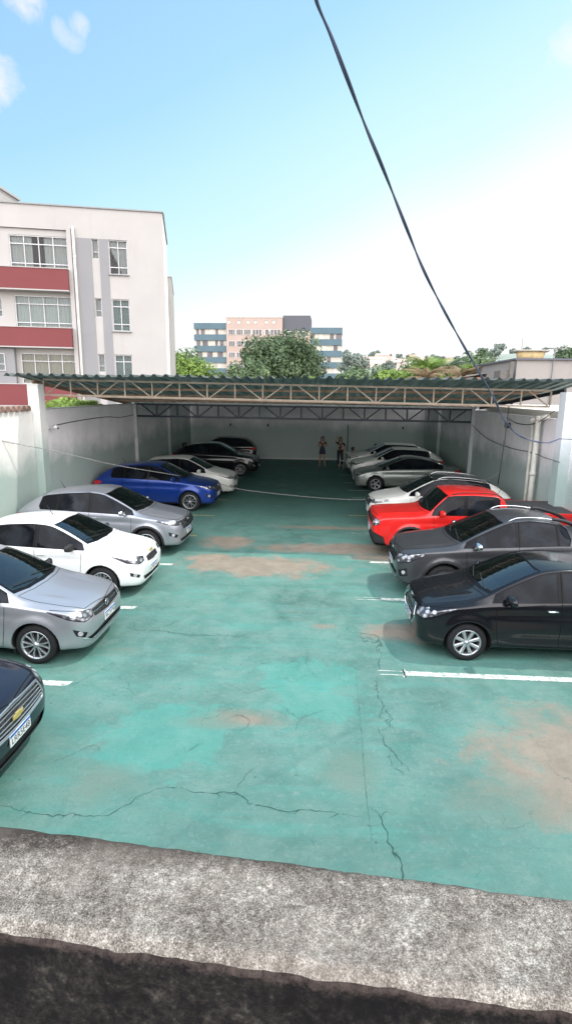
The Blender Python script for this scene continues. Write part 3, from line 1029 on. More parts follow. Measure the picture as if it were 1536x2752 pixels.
w = bpy.data.worlds.new('World'); SC.world = w; w.use_nodes = True
nt = w.node_tree; bg = nt.nodes['Background']
sky = nt.nodes.new('ShaderNodeTexSky'); sky.sky_type = 'NISHITA'; sky.sun_disc = False
sky.sun_elevation = math.asin(SUN.z); sky.sun_rotation = math.atan2(SUN.x, SUN.y)
sky.air_density = 1.0; sky.dust_density = 1.2; sky.ozone_density = 2.0
tc = nt.nodes.new('ShaderNodeTexCoord'); gv = tc.outputs['Generated']
sep = nt.nodes.new('ShaderNodeSeparateXYZ'); nt.links.new(gv, sep.inputs[0])
def dotv(v):
    d = nt.nodes.new('ShaderNodeVectorMath'); d.operation = 'DOT_PRODUCT'
    nt.links.new(gv, d.inputs[0]); d.inputs[1].default_value = v
    return d.outputs['Value']
# thin bright haze: thick at the horizon and toward the sun
hz_ = mth(nt, 'ADD', mth(nt, 'MULTIPLY', sep.outputs[2], -1.0), mth(nt, 'MULTIPLY', sep.outputs[0], .35))
soft = noise(nt, gv, 1.6, 3, .5)
hz_ = mth(nt, 'ADD', hz_, mth(nt, 'MULTIPLY_ADD', soft, .10, -.05))
haze = ramp(nt, mth(nt, 'ADD', hz_, 1.0), [(.38, (.35, .63, .95)), (.52, (.42, .73, .955)), (.63, (.57, .88, .965)), (.73, (.72, .965, .975)), (.81, (.975, .995, .99)), (1.0, (1.0, 1.0, .995))])
blue = nt.nodes.new('ShaderNodeMix'); blue.data_type = 'RGBA'; blue.blend_type = 'ADD'; blue.inputs[0].default_value = 1.0
nk = nt.nodes.new('ShaderNodeMix'); nk.data_type = 'RGBA'; nk.inputs[0].default_value = 1.0; nk.blend_type = 'MULTIPLY'
nt.links.new(sky.outputs[0], nk.inputs[6]); nk.inputs[7].default_value = (.02, .02, .02, 1)
nt.links.new(nk.outputs[2], blue.inputs[6]); nt.links.new(haze, blue.inputs[7])
colr = blue.outputs[2]
# small wisps of cloud at fixed directions of the sky
cn = noise(nt, gv, 22.0, 6, .6, .8)
def wisp(dx, dy, dz, size, amp=1.0):
    d = Vector((dx, dy, dz)).normalized()
    k = dotv(tuple(d))
    g = mth(nt, 'MULTIPLY', mth(nt, 'SUBTRACT', k, 1 - size), 1.0 / size, clamp=True)
    g = mth(nt, 'MULTIPLY_ADD', cn, 2.0, mth(nt, 'MULTIPLY_ADD', g, 1.15, -1.55))
    return mth(nt, 'MULTIPLY', ramp(nt, g, [(0.0, 0.0), (.75, 1.0)]), amp)
wisps = [(-.377, .79, .480, .0008, .9), (-.352, .82, .462, .00022, .45), (-.345, .82, .455, .0002, .45), (-.327, .825, .470, .00022, .75), (-.336, .825, .452, .0002, .4), (-.438, .812, .402, .0010, .95), (.316, .84, .447, .0014, .7)]
tot = None
for wv in wisps:
    o_ = wisp(*wv)
    tot = o_ if tot is None else mth(nt, 'MAXIMUM', tot, o_)
colr = mix(nt, tot, colr, (1.0, 1.0, 1.0))
# added fill light: made-up bright broken sky behind the viewer, lifts the roof's shade
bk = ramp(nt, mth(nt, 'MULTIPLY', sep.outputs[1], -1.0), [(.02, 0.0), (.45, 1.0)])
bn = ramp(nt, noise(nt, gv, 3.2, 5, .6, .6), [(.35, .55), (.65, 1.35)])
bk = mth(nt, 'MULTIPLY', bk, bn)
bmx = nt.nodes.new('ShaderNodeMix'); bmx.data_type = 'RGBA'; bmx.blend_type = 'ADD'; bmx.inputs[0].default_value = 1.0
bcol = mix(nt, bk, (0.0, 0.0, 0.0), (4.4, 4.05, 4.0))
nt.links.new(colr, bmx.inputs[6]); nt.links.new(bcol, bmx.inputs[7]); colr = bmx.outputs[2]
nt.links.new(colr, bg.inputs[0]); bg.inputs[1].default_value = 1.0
SC.cycles.diffuse_bounces = 8; SC.cycles.max_bounces = 16; SC.cycles.transparent_max_bounces = 12

# ------------------------------------------------------------------ ground and painted floor
def sm_ellipse(nt, vec, nz, cx, cy, rx, ry, soft=.35, ang=0.0):
    m = nt.nodes.new('ShaderNodeMapping'); m.vector_type = 'TEXTURE'
    m.inputs['Location'].default_value = (cx, cy, 0); m.inputs['Rotation'].default_value = (0, 0, ang); m.inputs['Scale'].default_value = (rx, ry, 1e3)
    nt.links.new(vec, m.inputs[0])
    l = nt.nodes.new('ShaderNodeVectorMath'); l.operation = 'LENGTH'; nt.links.new(m.outputs[0], l.inputs[0])
    v = mth(nt, 'ADD', l.outputs['Value'], nz)
    return ramp(nt, v, [(1 - soft, 1.0), (1.0, 0.0)])

def floor_material():
    m, nt, b = new_mat('painted_floor')
    v = coords(nt)
    n1 = noise(nt, v, .55, 6, .6, .3); n2 = noise(nt, v, 2.3, 8, .65, .5); n3 = noise(nt, v, 34.0, 4, .6)
    st = noise(nt, coords(nt, scale=(.35, 2.2, 1)), 1.6, 6, .65, .4)
    c = ramp(nt, n1, [(.30, (.044, .122, .098)), (.46, (.066, .178, .144)), (.58, (.084, .220, .178)), (.72, (.102, .262, .216))])
    c = mix(nt, ramp(nt, n2, [(.42, 0.0), (.70, .60)]), c, (.165, .262, .225))
    wr_ = noise(nt, coords(nt, scale=(.9, 3.0, 1), loc=(3, 1, 0)), 2.6, 9, .72, 1.2)
    c = mix(nt, ramp(nt, wr_, [(.50, 0.0), (.62, .40)]), c, (.060, .175, .150))
    c = mix(nt, ramp(nt, noise(nt, v, 16.0, 8, .75, .8), [(.52, 0.0), (.66, .40)]), c, (.20, .30, .255))
    sp2 = nt.nodes.new('ShaderNodeTexVoronoi'); sp2.inputs['Scale'].default_value = 5.5; nt.links.new(v, sp2.inputs[0])
    c = mix(nt, mth(nt, 'MULTIPLY', ramp(nt, sp2.outputs['Distance'], [(.05, .75), (.11, 0.0)]), ramp(nt, noise(nt, v, 1.3, 2), [(.5, 0.0), (.6, 1.0)])), c, (.030, .08, .07))
    c = mix(nt, ramp(nt, st, [(.52, 0.0), (.72, .45)]), c, (.052, .300, .250))
    c = mix(nt, ramp(nt, noise(nt, v, 5.5, 8, .7, 1.0), [(.60, 0.0), (.70, .35)]), c, (.045, .150, .125))
    edge = mth(nt, 'MULTIPLY_ADD', noise(nt, v, 1.7, 10, .74, .6), 2.1, -1.05)
    patches = [(-1.35, 12.35, 2.05, .90, .34), (.9, 14.0, 3.0, .62, .45), (-2.45, 14.4, .9, .75, .5), (-2.6, 12.9, .7, .5, .4), (2.2, 13.3, 1.5, .55, .5), (3.2, 5.5, 1.55, 1.40, .50), (.15, 9.05, .34, .17, .9), (1.55, 8.9, .75, .5, .6),
               (-.85, 6.15, .62, .26, 1.0), (2.8, 4.2, .5, .3, .9), (.4, 16.3, 2.0, .3, .8)]
    tot = None
    for (cx, cy, rx, ry, so_) in patches:
        e = sm_ellipse(nt, v, edge, cx, cy, rx, ry, so_)
        tot = e if tot is None else mth(nt, 'MAXIMUM', tot, e)
    bare = ramp(nt, noise(nt, v, 3.0, 7, .7), [(.3, (.215, .160, .120)), (.6, (.290, .225, .172)), (.8, (.34, .28, .22))])
    c = mix(nt, .10, c, (.19, .20, .18))
    c = mix(nt, mth(nt, 'MULTIPLY', tot, .86), c, bare)
    # fresher paint puddles, grey damp spots, chipped bits
    e2 = None
    for (cx, cy, rx, ry) in ((-1.75, 5.75, .80, .70), (-.15, 7.3, .75, .55), (.1, 6.55, .6, .42)):
        e = sm_ellipse(nt, v, mth(nt, 'MULTIPLY', edge, 1.3), cx, cy, rx, ry, .22)
        e2 = e if e2 is None else mth(nt, 'MAXIMUM', e2, e)
    c = mix(nt, mth(nt, 'MULTIPLY', e2, .30), c, (.055, .33, .27))
    e3 = None
    for (cx, cy, rx, ry) in ((.42, 5.25, .42, .55), (-3.0, 7.9, .35, .14), (-1.3, 6.05, .55, .2), (-2.2, 4.9, .5, .35), (1.9, 4.9, .6, .5)):
        e = sm_ellipse(nt, v, edge, cx, cy, rx, ry, .7)
        e3 = e if e3 is None else mth(nt, 'MAXIMUM', e3, e)
    c = mix(nt, mth(nt, 'MULTIPLY', e3, .6), c, (.14, .19, .15))
    chip = ramp(nt, noise(nt, v, 9.0, 9, .75, 1.2), [(.70, 0.0), (.735, .8)])
    c = mix(nt, mth(nt, 'MULTIPLY', chip, ramp(nt, n1, [(.42, 0.0), (.62, 1.0)])), c, (.24, .25, .18))
    vo = nt.nodes.new('ShaderNodeTexVoronoi'); vo.feature = 'DISTANCE_TO_EDGE'; vo.inputs['Scale'].default_value = 1.15
    dv = nt.nodes.new('ShaderNodeVectorMath'); dv.operation = 'ADD'
    nn = nt.nodes.new('ShaderNodeTexNoise'); nn.inputs['Scale'].default_value = 2.5; nn.inputs['Detail'].default_value = 6; nt.links.new(v, nn.inputs[0])
    sc = nt.nodes.new('ShaderNodeVectorMath'); sc.operation = 'SCALE'; sc.inputs['Scale'].default_value = .55; nt.links.new(nn.outputs['Color'], sc.inputs[0])
    nt.links.new(v, dv.inputs[0]); nt.links.new(sc.outputs[0], dv.inputs[1]); nt.links.new(dv.outputs[0], vo.inputs[0])
    hair = mth(nt, 'MULTIPLY', ramp(nt, vo.outputs['Distance'], [(0.0, .55), (.008, 0.0)]), ramp(nt, noise(nt, v, .9, 3, .5), [(.50, 0.0), (.60, .75)]))
    c = mix(nt, hair, c, (.020, .060, .050))
    c = mix(nt, mth(nt, 'MULTIPLY', ramp(nt, n3, [(.30, .45), (.5, 0.0)]), .6), c, (.05, .13, .11))
    # shade under the roof, painted into the floor colour toward the back
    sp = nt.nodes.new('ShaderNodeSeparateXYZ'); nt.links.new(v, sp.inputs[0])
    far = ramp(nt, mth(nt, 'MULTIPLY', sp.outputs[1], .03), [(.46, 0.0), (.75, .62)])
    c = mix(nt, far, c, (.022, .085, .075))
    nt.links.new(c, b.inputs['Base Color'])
    r = ramp(nt, n2, [(.3, .50), (.7, .78)]); nt.links.new(r, b.inputs['Roughness'])
    b.inputs['Specular IOR Level'].default_value = .35
    h = mth(nt, 'ADD', mth(nt, 'MULTIPLY', n2, .5), mth(nt, 'MULTIPLY', n3, .25))
    bump(nt, b, mth(nt, 'ADD', h, mth(nt, 'MULTIPLY', hair, -.5)), .35, .02)
    return m

XL, XR, YB = -7.82, 6.30, 33.7
def grid_obj(name, x0, x1, y0, y1, z, nx, ny, mat, fz=None):
    vs = []; fs = []
    for j in range(ny + 1):
        for i in range(nx + 1):
            x = lerp(x0, x1, i / nx); y = lerp(y0, y1, j / ny)
            vs.append((x, y, z + (fz(x, y) if fz else 0)))
    for j in range(ny):
        for i in range(nx):
            a = j * (nx + 1) + i
            fs.append((a, a + 1, a + nx + 2, a + nx + 1))
    return mesh_obj(name, vs, fs, mat, smooth=bool(fz))
earth = simple('earth', (.16, .13, .09), .95, var=.35, vscale=.4)
def hill_material():
    m, nt, b = new_mat('hill_green')
    v = coords(nt)
    c = ramp(nt, noise(nt, v, .06, 8, .7), [(.3, (.035, .06, .022)), (.5, (.07, .115, .04)), (.66, (.12, .15, .065)), (.8, (.22, .17, .11))])
    c = mix(nt, .38, c, (.50, .54, .54))  # pale mix paints distance haze into the hill green
    nt.links.new(c, b.inputs['Base Color']); b.inputs['Roughness'].default_value = 1.0
    return m
def hillz(x, y):
    t = min(1, max(0, (y - 150) / 170.0)); t = t * t * (3 - 2 * t)
    h = 20.5 + 1.6 * sin(x * .018 + 1.0) + 1.6 * sin(x * .047 + 2.1) + 1.0 * sin(x * .11 + y * .03) + (3.0 if x < -40 else 0) + 3 * min(1, max(0, (x - 40) / 60))
    return t * h
grid_obj('ground', -1400, 1400, -300, 2400, -.04, 40, 40, earth)['kind'] = 'structure'
ho = grid_obj('hills', -420, 420, 150, 520, -.03, 120, 60, hill_material(), hillz); ho['kind'] = 'structure'
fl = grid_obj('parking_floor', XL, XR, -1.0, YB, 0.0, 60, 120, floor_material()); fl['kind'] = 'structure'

def paint_material(name, col):
    m, nt, b = new_mat(name)
    v = coords(nt)
    n = noise(nt, v, 14, 8, .72)
    c = mix(nt, ramp(nt, n, [(.46, 0.0), (.60, .85)]), col, (.11, .24, .20))
    c = mix(nt, ramp(nt, noise(nt, v, 2.5, 4, .6), [(.4, 0.0), (.8, .35)]), c, (.35, .34, .28))
    nt.links.new(c, b.inputs['Base Color']); b.inputs['Roughness'].default_value = .7
    return m
LINEW = paint_material('line_white', (.66, .66, .60)); LINEY = paint_material('line_yellow', (.50, .42, .13))
def line(x0, x1, y, w, mat, sl_=0.0):
    vs = []; fs = []; n = max(6, int(abs(x1 - x0) / .08))
    for i in range(n + 1):
        x = lerp(x0, x1, i / n)
        for s in (-1, 1):
            e = random.uniform(-.004, .004)
            xx = x + (.02 * s if i in (0, n) else 0)
            vs.append((xx, y + sl_ * (x - x0) + s * w / 2 + e, .004))
    for i in range(n): fs.append((2 * i, 2 * i + 2, 2 * i + 3, 2 * i + 1))
    o = mesh_obj('parking_line', vs, fs, mat); o['kind'] = 'structure'
    return o
for y, mt_ in ((4.1, LINEW), (6.80, LINEW), (9.58, LINEW), (12.27, LINEW), (14.95, LINEY), (17.58, LINEY), (20.3, LINEY), (23.1, LINEW), (25.8, LINEW), (28.5, LINEW)):
    line(XL + .1, -3.38 if y < 22 else -3.6, y, .13 if y < 14 else .09, mt_)
for y, mt_, x0 in ((4.75, LINEW, 1.5), (7.47, LINEW, 1.32), (10.45, LINEW, 1.30), (12.9, LINEW, 1.30), (18.1, LINEY, 1.05), (21.3, LINEW, 1.35), (23.0, LINEW, 1.25), (25.0, LINEW, 1.15), (27.4, LINEW, 1.1)):
    if y > 5: line(x0, XR - .1, y, .13 if y < 14 else .08, mt_)
for y, x0, x1 in ((7.47, .95, 1.32), (10.45, .76, 1.30), (15.7, 1.0, 1.55)):
    line(x0, x1, y + .055, .015, LINEW); line(x0 + .02, x1, y - .055, .02, LINEW)
line(1.31, 1.335, 7.47, .25, LINEW)
# cracks in the concrete: thin jagged strips of dark gap
CRK = simple('crack_dark', (.040, .095, .082), .95, spec=.1)
def crack(pts, w=.012, seed=1, jag=.035, k_=.52):
    rnd = random.Random(seed)
    P = [Vector((p[0], p[1], 0)) for p in pts]; out = []
    for a, b in zip(P[:-1], P[1:]):
        k = max(2, int((b - a).length / .035)); t_ = (b - a).normalized(); nrm = Vector((-t_.y, t_.x, 0)); o_ = 0
        for i in range(k):
            f = i / k; o_ = o_ * .7 + rnd.uniform(-jag, jag) * .5
            out.append(a.lerp(b, f) + nrm * o_ * min(1, 6 * f) * min(1, 6 * (1 - f)))
    out.append(P[-1])
    vs = []; fs = []
    for i, p in enumerate(out):
        t_ = (out[min(i + 1, len(out) - 1)] - out[max(i - 1, 0)]).normalized(); nrm = Vector((-t_.y, t_.x, 0))
        ww = k_ * w * rnd.uniform(.25, 1.0) * min(1, .15 + 3 * i / len(out)) * min(1, .15 + 3 * (1 - i / len(out)))
        vs.append((p + nrm * ww / 2 + Vector((0, 0, .0045)))); vs.append((p - nrm * ww / 2 + Vector((0, 0, .0045))))
    for i in range(len(out) - 1):
        if rnd.random() > .03: fs.append((2 * i, 2 * i + 2, 2 * i + 3, 2 * i + 1))
        if rnd.random() < .10:
            p = out[i]; d_ = Vector((rnd.uniform(-1, 1), rnd.uniform(-1, 1), 0)).normalized() * rnd.uniform(.04, .13); q_ = Vector((-d_.y, d_.x, 0)).normalized() * w * .18; n0_ = len(vs)
            vs += [p + q_ + Vector((0, 0, .0045)), p - q_ + Vector((0, 0, .0045)), p + d_ + Vector((0, 0, .0045))]; fs.append((n0_, n0_ + 1, n0_ + 2))
    o = mesh_obj('floor_crack', vs, fs, CRK); o['kind'] = 'structure'
crack([(-3.3, 8.75), (-3.0, 8.6), (-2.6, 8.62), (-2.0, 8.5), (-1.26, 8.49)], .022, 1)
crack([(-2.9, 8.6), (-2.5, 8.9), (-2.3, 9.3)], .014, 2)
crack([(-3.1, 8.6), (-3.2, 8.95)], .014, 31); crack([(-1.26, 8.49), (-.3, 8.5), (.5, 8.45)], .007, 3)
crack([(.55, 8.95), (.75, 8.8), (1.0, 8.78), (1.08, 8.5), (1.0, 8.3), (1.05, 8.0)], .03, 4, .06)
crack([(.7, 8.75), (.8, 8.5), (1.0, 8.45), (1.12, 8.7)], .025, 5, .05); crack([(.62, 8.7), (.9, 8.62), (1.1, 8.4), (.95, 8.1)], .02, 6, .06)
crack([(1.05, 8.0), (.98, 7.7), (1.02, 7.55)], .02, 7); crack([(.92, 7.4), (.88, 7.0), (.93, 6.6), (.84, 6.3), (.98, 6.1)], .022, 8, .04)
crack([(.93, 6.6), (1.0, 6.3), (.93, 6.05)], .014, 9, .05); crack([(.80, 6.1), (.85, 5.75), (1.0, 5.45), (1.08, 5.3)], .02, 10, .04); crack([(.9, 5.6), (.88, 5.4), (1.0, 5.25)], .012, 32)
crack([(.58, 4.75), (.68, 4.62), (.72, 4.4), (.80, 4.0), (.85, 3.6)], .028, 11, .04); crack([(.68, 4.62), (.75, 4.7)], .012, 33)
crack([(-3.3, 4.55), (-2.57, 4.42), (-1.93, 4.46), (-1.70, 4.75), (-1.43, 4.95)], .016, 12, .04)
crack([(-1.43, 4.88), (-1.1, 4.83), (-.77, 4.86), (-.62, 4.70), (-.25, 4.63), (.2, 4.66), (.5, 4.62)], .022, 13, .035)
crack([(-.77, 4.86), (-.68, 5.15), (-.55, 5.35)], .012, 14); crack([(-1.5, 5.6), (-1.42, 5.45), (-1.25, 5.62)], .010, 15)
crack([(-1.20, 7.0), (-.9, 6.75), (-.4, 7.0)], .010, 16); crack([(-.5, 6.55), (-.15, 6.2), (.2, 6.45)], .010, 17); crack([(-.15, 6.2), (-.2, 5.95)], .008, 18)
crack([(-.1, 8.1), (-.1, 7.6), (.05, 7.2)], .007, 19); crack([(-3.6, 6.3), (-3.25, 6.9), (-3.0, 7.5)], .009, 20, .008)
crack([(.62, 7.6), (.60, 6.5), (.57, 5.2), (.56, 3.9)], .007, 21, .004); crack([(-1.1, 6.1), (-.95, 6.25), (-.78, 6.12), (-.85, 5.9), (-1.05, 5.92)], .012, 22)
crack([(-2.4, 10.2), (-2.1, 10.5), (-1.7, 10.4), (-1.8, 10.0), (-2.2, 9.9)], .008, 23); crack([(-2.9, 5.1), (-2.5, 5.5), (-2.3, 5.3)], .008, 24)
crack([(-3.6, 10.9), (-1, 11.0), (2.0, 10.95)], .006, 25, .006); crack([(-.9, 9.2), (0, 9.6), (.3, 10.8)], .008, 26)

# ------------------------------------------------------------------ boundary walls
def wall_material(name, base, stain, streak=.35, split=None):
    m, nt, b = new_mat(name)
    v = coords(nt)
    n = noise(nt, v, .9, 7, .62); n2 = noise(nt, coords(nt, scale=(1.6, 1.6, .22)), 1.8, 7, .65); n3 = noise(nt, v, 28, 5, .6)
    c = ramp(nt, n, [(.3, tuple(x * .88 for x in base)), (.7, tuple(min(1, x * 1.06) for x in base))])
    c = mix(nt, ramp(nt, n2, [(.55, 0.0), (.78, streak)]), c, stain)
    sp = nt.nodes.new('ShaderNodeSeparateXYZ'); nt.links.new(v, sp.inputs[0])
    if split:
        # bare cream plaster above a hand-painted edge near the open end of the wall
        e = mth(nt, 'ADD', sp.outputs[2], mth(nt, 'MULTIPLY_ADD', noise(nt, v, 1.2, 6, .6), .16, -.08))
        up = ramp(nt, mth(nt, 'MULTIPLY', e, .25), [((split[0]) * .25 - .002, 0.0), (split[0] * .25 + .002, 1.0)])
        nr_ = ramp(nt, mth(nt, 'MULTIPLY', sp.outputs[1], .05), [(split[1] * .05 - .001, 1.0), (split[1] * .05 + .001, 0.0)])
        c = mix(nt, mth(nt, 'MULTIPLY', up, nr_), c, split[2])
    lo = ramp(nt, mth(nt, 'ADD', sp.outputs[2], mth(nt, 'MULTIPLY_ADD', n, 1.2, -.6)), [(.05, .75), (.75, 0.0)])
    c = mix(nt, lo, c, (.22, .33, .29))
    c = mix(nt, ramp(nt, n3, [(.3, .25), (.45, 0.0)]), c, tuple(x * .6 for x in base))
    nt.links.new(c, b.inputs['Base Color']); b.inputs['Roughness'].default_value = .85
    bump(nt, b, mth(nt, 'ADD', mth(nt, 'MULTIPLY', n3, .3), n), .25, .03)
    return m
WGREY = wall_material('wall_grey_paint', (.84, .805, .82), (.60, .58, .59))
WLIT = wall_material('wall_pale_paint', (.74, .73, .68), (.50, .53, .48), .5, split=(3.0, 13.75, (.66, .58, .47)))
PIER = wall_material('pier_paint', (.66, .67, .64), (.36, .38, .36), .5)
def wallt(name, label, boxes, mat, cat='wall'):
    r = empty(name, boxes[0][1], 0, label, cat); r['kind'] = 'thing'
    org = Vector(boxes[0][1])
    for nm, c, s, m_ in boxes:
        box_obj(nm, Vector(c) - org, s, m_ or mat, r)
    return r
H1 = 3.45
# left wall: near open stretch, then the stretch beyond the front pier
wallt('boundary_wall', 'pale lit wall with bare cream plaster along its top, left of the carport', [('masonry', (XL - .10, 6.9, H1 / 2), (.2, 15.8, H1 - .02), None)], WLIT)
bm = bmesh.new()
for i in range(62):
    y = -1.0 + i * .255
    r_ = bmesh.ops.create_cone(bm, cap_ends=True, segments=10, radius1=.085, radius2=.10, depth=.34)
    for v in r_['verts']:
        v.co = Matrix.Translation((XL - .10, y, H1 + .045)) @ Matrix.Rotation(radians(90), 4, 'Y') @ v.co
        v.co.z = max(v.co.z, H1 - .01)
tag(bm_obj('wall_coping', bm, simple('old_clay', (.20, .13, .10), .9, var=.4, vscale=9), smooth=False), 'row of old clay cap tiles on top of the near left wall', 'coping')
wallt('boundary_wall', 'long grey painted wall behind the left row of cars', [('masonry', (XL - .10, 24.3, H1 / 2), (.2, 18.5, H1), None), ('top_edge', (XL - .10, 24.3, H1 + .02), (.24, 18.5, .03), simple('edge_light', (.5, .5, .46), .9))], WGREY)
wallt('boundary_wall', 'grey painted wall closing the far end of the carport', [('masonry', ((XL + XR) / 2, YB + .12, H1 / 2 + .02), (XR - XL + .4, .24, H1 + .04), None),
      ('skirting', ((XL + XR) / 2, YB - .004, .05), (XR - XL - .06, .012, .10), simple('skirt_white', (.55, .56, .54), .8))], WGREY)
wallt('boundary_wall', 'long grey painted wall behind the right row of cars', [('masonry', (XR + .10, 16.4, 3.38 / 2), (.2, 34.8, 3.38), None)], WGREY)
wallt('wall_pier', 'white stained pier holding the left end of the front truss', [('shaft', (XL + .06, 15.0, 2.08), (.30, .34, 4.16), None)], PIER, 'pier')
wallt('wall_pier', 'bluish white pier holding the right end of the front truss', [('shaft', (XR - .09, 14.42, 2.04), (.34, .38, 4.08), None)], wall_material('pier_blue', (.62, .66, .68), (.42, .46, .48), .5), 'pier')
for x, y, l_ in ((XL + .07, 28.5, 'slim light pier on the left wall deep under the roof'), (XR - .07, 29.5, 'slim light pier on the right wall near the far corner')):
    wallt('wall_pier', l_, [('shaft', (x, y, 1.72), (.14, .2, 3.44), None)], WGREY, 'pier')

# ------------------------------------------------------------------ carport
STEEL = simple('steel_beige', (.27, .225, .175), .75, var=.35, vscale=5)
STEELR = simple('steel_rusty', (.30, .20, .14), .85, var=.45, vscale=4)
NAVY = simple('steel_navy', (.012, .020, .036), .45, var=.3, vscale=6)
def sheet_material():
    m, nt, b = new_mat('roof_sheet')
    v = coords(nt)
    n = noise(nt, coords(nt, scale=(3.0, .5, 1)), 1.5, 7, .65, .4); n2 = noise(nt, v, .8, 5, .6)
    c = ramp(nt, n, [(.30, (.030, .034, .032)), (.48, (.070, .080, .074)), (.58, (.15, .165, .155)), (.70, (.32, .33, .305))])
    c = mix(nt, ramp(nt, n2, [(.60, 0.0), (.80, .35)]), c, (.085, .065, .05))
    nt.links.new(c, b.inputs['Base Color']); b.inputs['Roughness'].default_value = .6; b.inputs['Metallic'].default_value = .15
    # worn sheets let some daylight through
    tr = nt.nodes.new('ShaderNodeBsdfTranslucent'); nt.links.new(mix(nt, .5, c, (.10, .22, .18)), tr.inputs[0])
    mx = nt.nodes.new('ShaderNodeMixShader'); mx.inputs[0].default_value = .12
    nt.links.new(b.outputs[0], mx.inputs[1]); nt.links.new(tr.outputs[0], mx.inputs[2]); nt.links.new(mx.outputs[0], nt.nodes['Material Output'].inputs[0])
    return m
SHEET = sheet_material()
port = empty('carport', (-.76, 15.2, 0), 0, 'open carport with dark green corrugated roof on steel trusses over the far cars', 'carport')
def carport_part(name, bm, mat, smooth=False):
    for v in bm.verts: v.co -= Vector((-.76, 15.2, 0))
    return bm_obj(name, bm, mat, port, smooth)
def corrugated(name, x0, x1, prof, amp=.033, pitch=.30, lap=None, mat=SHEET):
    """trapezoid-wave sheet: waves across x, running along the y/z profile"""
    bm = bmesh.new(); cols = []
    n = int((x1 - x0) / pitch)
    wave = [(0, -1), (.22, -1), (.42, 1), (.58, 1), (.78, -1)]
    xs = [(x0 + (i + a) * pitch, b) for i in range(n + 1) for a, b in wave if x0 + (i + a) * pitch <= x1]
    rnd = random.Random(5)
    for (y, z) in prof:
        cols.append([bm.verts.new((x, y + (rnd.uniform(-.02, .02) if y == prof[0][0] else 0), z + b * amp + .012 * sin(x * 1.7 + y))) for x, b in xs])
    for a, b in zip(cols[:-1], cols[1:]):
        for k in range(len(xs) - 1):
            bm.faces.new((a[k], a[k + 1], b[k + 1], b[k]))
    return bm
def sheets(x0, x1, prof, seams):
    """several overlapping lengths, each tucked under the next"""
    bmx = corrugated('roof', x0, x1, prof)
    return bmx
FR = [(14.35, 4.385), (15.2, 4.37), (17.2, 4.12), (19.2, 3.92), (21.2, 3.71), (23.4, 3.52)]
carport_part('roof_sheet', corrugated('a', XL - .50, XR + .62, FR), SHEET)
carport_part('roof_sheet', corrugated('b', XL - .05, XR + .05, [(23.3, 3.58), (28.5, 3.66), (YB + .3, 3.74)]), SHEET)
# purlins under the sheets
bm = bmesh.new()
for y, z in ((17.2, 4.05), (19.2, 3.85), (21.2, 3.64)):
    add_bar(bm, (XL - .2, y, z), (XR + .2, y, z), .05, .07)
carport_part('purlin', bm, STEELR)
bm = bmesh.new()
for y in (25.0, 27.5, 30, 32.5): add_bar(bm, (XL + .1, y, 3.52), (XR - .1, y, 3.52), .05, .08)
carport_part('purlin', bm, NAVY)
def truss(name, x0, x1, y, zt0, zt1, depth, npan, mat, cw, start=0):
    bm = bmesh.new()
    P = lambda t, top: Vector((lerp(x0, x1, t), y, lerp(zt0, zt1, t) - (0 if top else depth)))
    add_bar(bm, P(0, 1), P(1, 1), cw, cw); add_bar(bm, P(0, 0), P(1, 0), cw * 1.1, cw * .9)
    for i in range(npan + 1):
        t = i / npan
        add_bar(bm, P(t, 1) - Vector((0, .003, cw / 2)), P(t, 0) + Vector((0, -.003, cw / 2)), cw * .7, cw * .7)
        if i < npan:
            t2 = (i + 1) / npan; tm = (t + t2) / 2
            up = (i + start) % 2
            a, b = (P(t + .04 / npan, 0), P(t2 - .22 / npan, 1)) if up == 0 else (P(t + .22 / npan, 1), P(t2 - .04 / npan, 0))
            off = Vector((0, .004, 0))
            add_bar(bm, a + off, b + off, cw * .6, cw * .6)
    return carport_part(name, bm, mat)
truss('front_truss', XL + .20, XR - .25, 15.2, 4.28, 4.12, .41, 18, STEEL, .050)
truss('rear_truss', XL + .12, XR - .12, 23.2, 3.47, 3.40, .50, 16, NAVY, .085, 1)
bm = bmesh.new(); add_bar(bm, (XL + .4, 15.21, 3.835), (XR - .25, 15.21, 3.675), .10, .012); carport_part('rusty_flange', bm, STEELR)
bm = bmesh.new()
add_bar(bm, (XL + .10, 22.6, 3.555), (XR - .1, 22.6, 3.485), .16, .07)
carport_part('gutter', bm, simple('gutter_white', (.60, .61, .60), .6, var=.25))
for x in (XL + .07, XR - .07):
    bm = bmesh.new(); add_box(bm, (x, 23.2, 1.72), (.13, .13, 3.44)); carport_part('post', bm, simple('post_white', (.55, .57, .57), .7, var=.2, vscale=3))
# fascia scraps where the sheet ends over the side walls
bm = bmesh.new(); add_bar(bm, (XL - .05, 15.1, 4.22), (XL - .05, 22.6, 3.50), .06, .10); carport_part('edge_beam', bm, STEELR)
bm = bmesh.new(); add_bar(bm, (XR + .02, 15.0, 4.12), (XR + .02, 22.6, 3.48), .06, .10); carport_part('edge_beam', bm, NAVY)

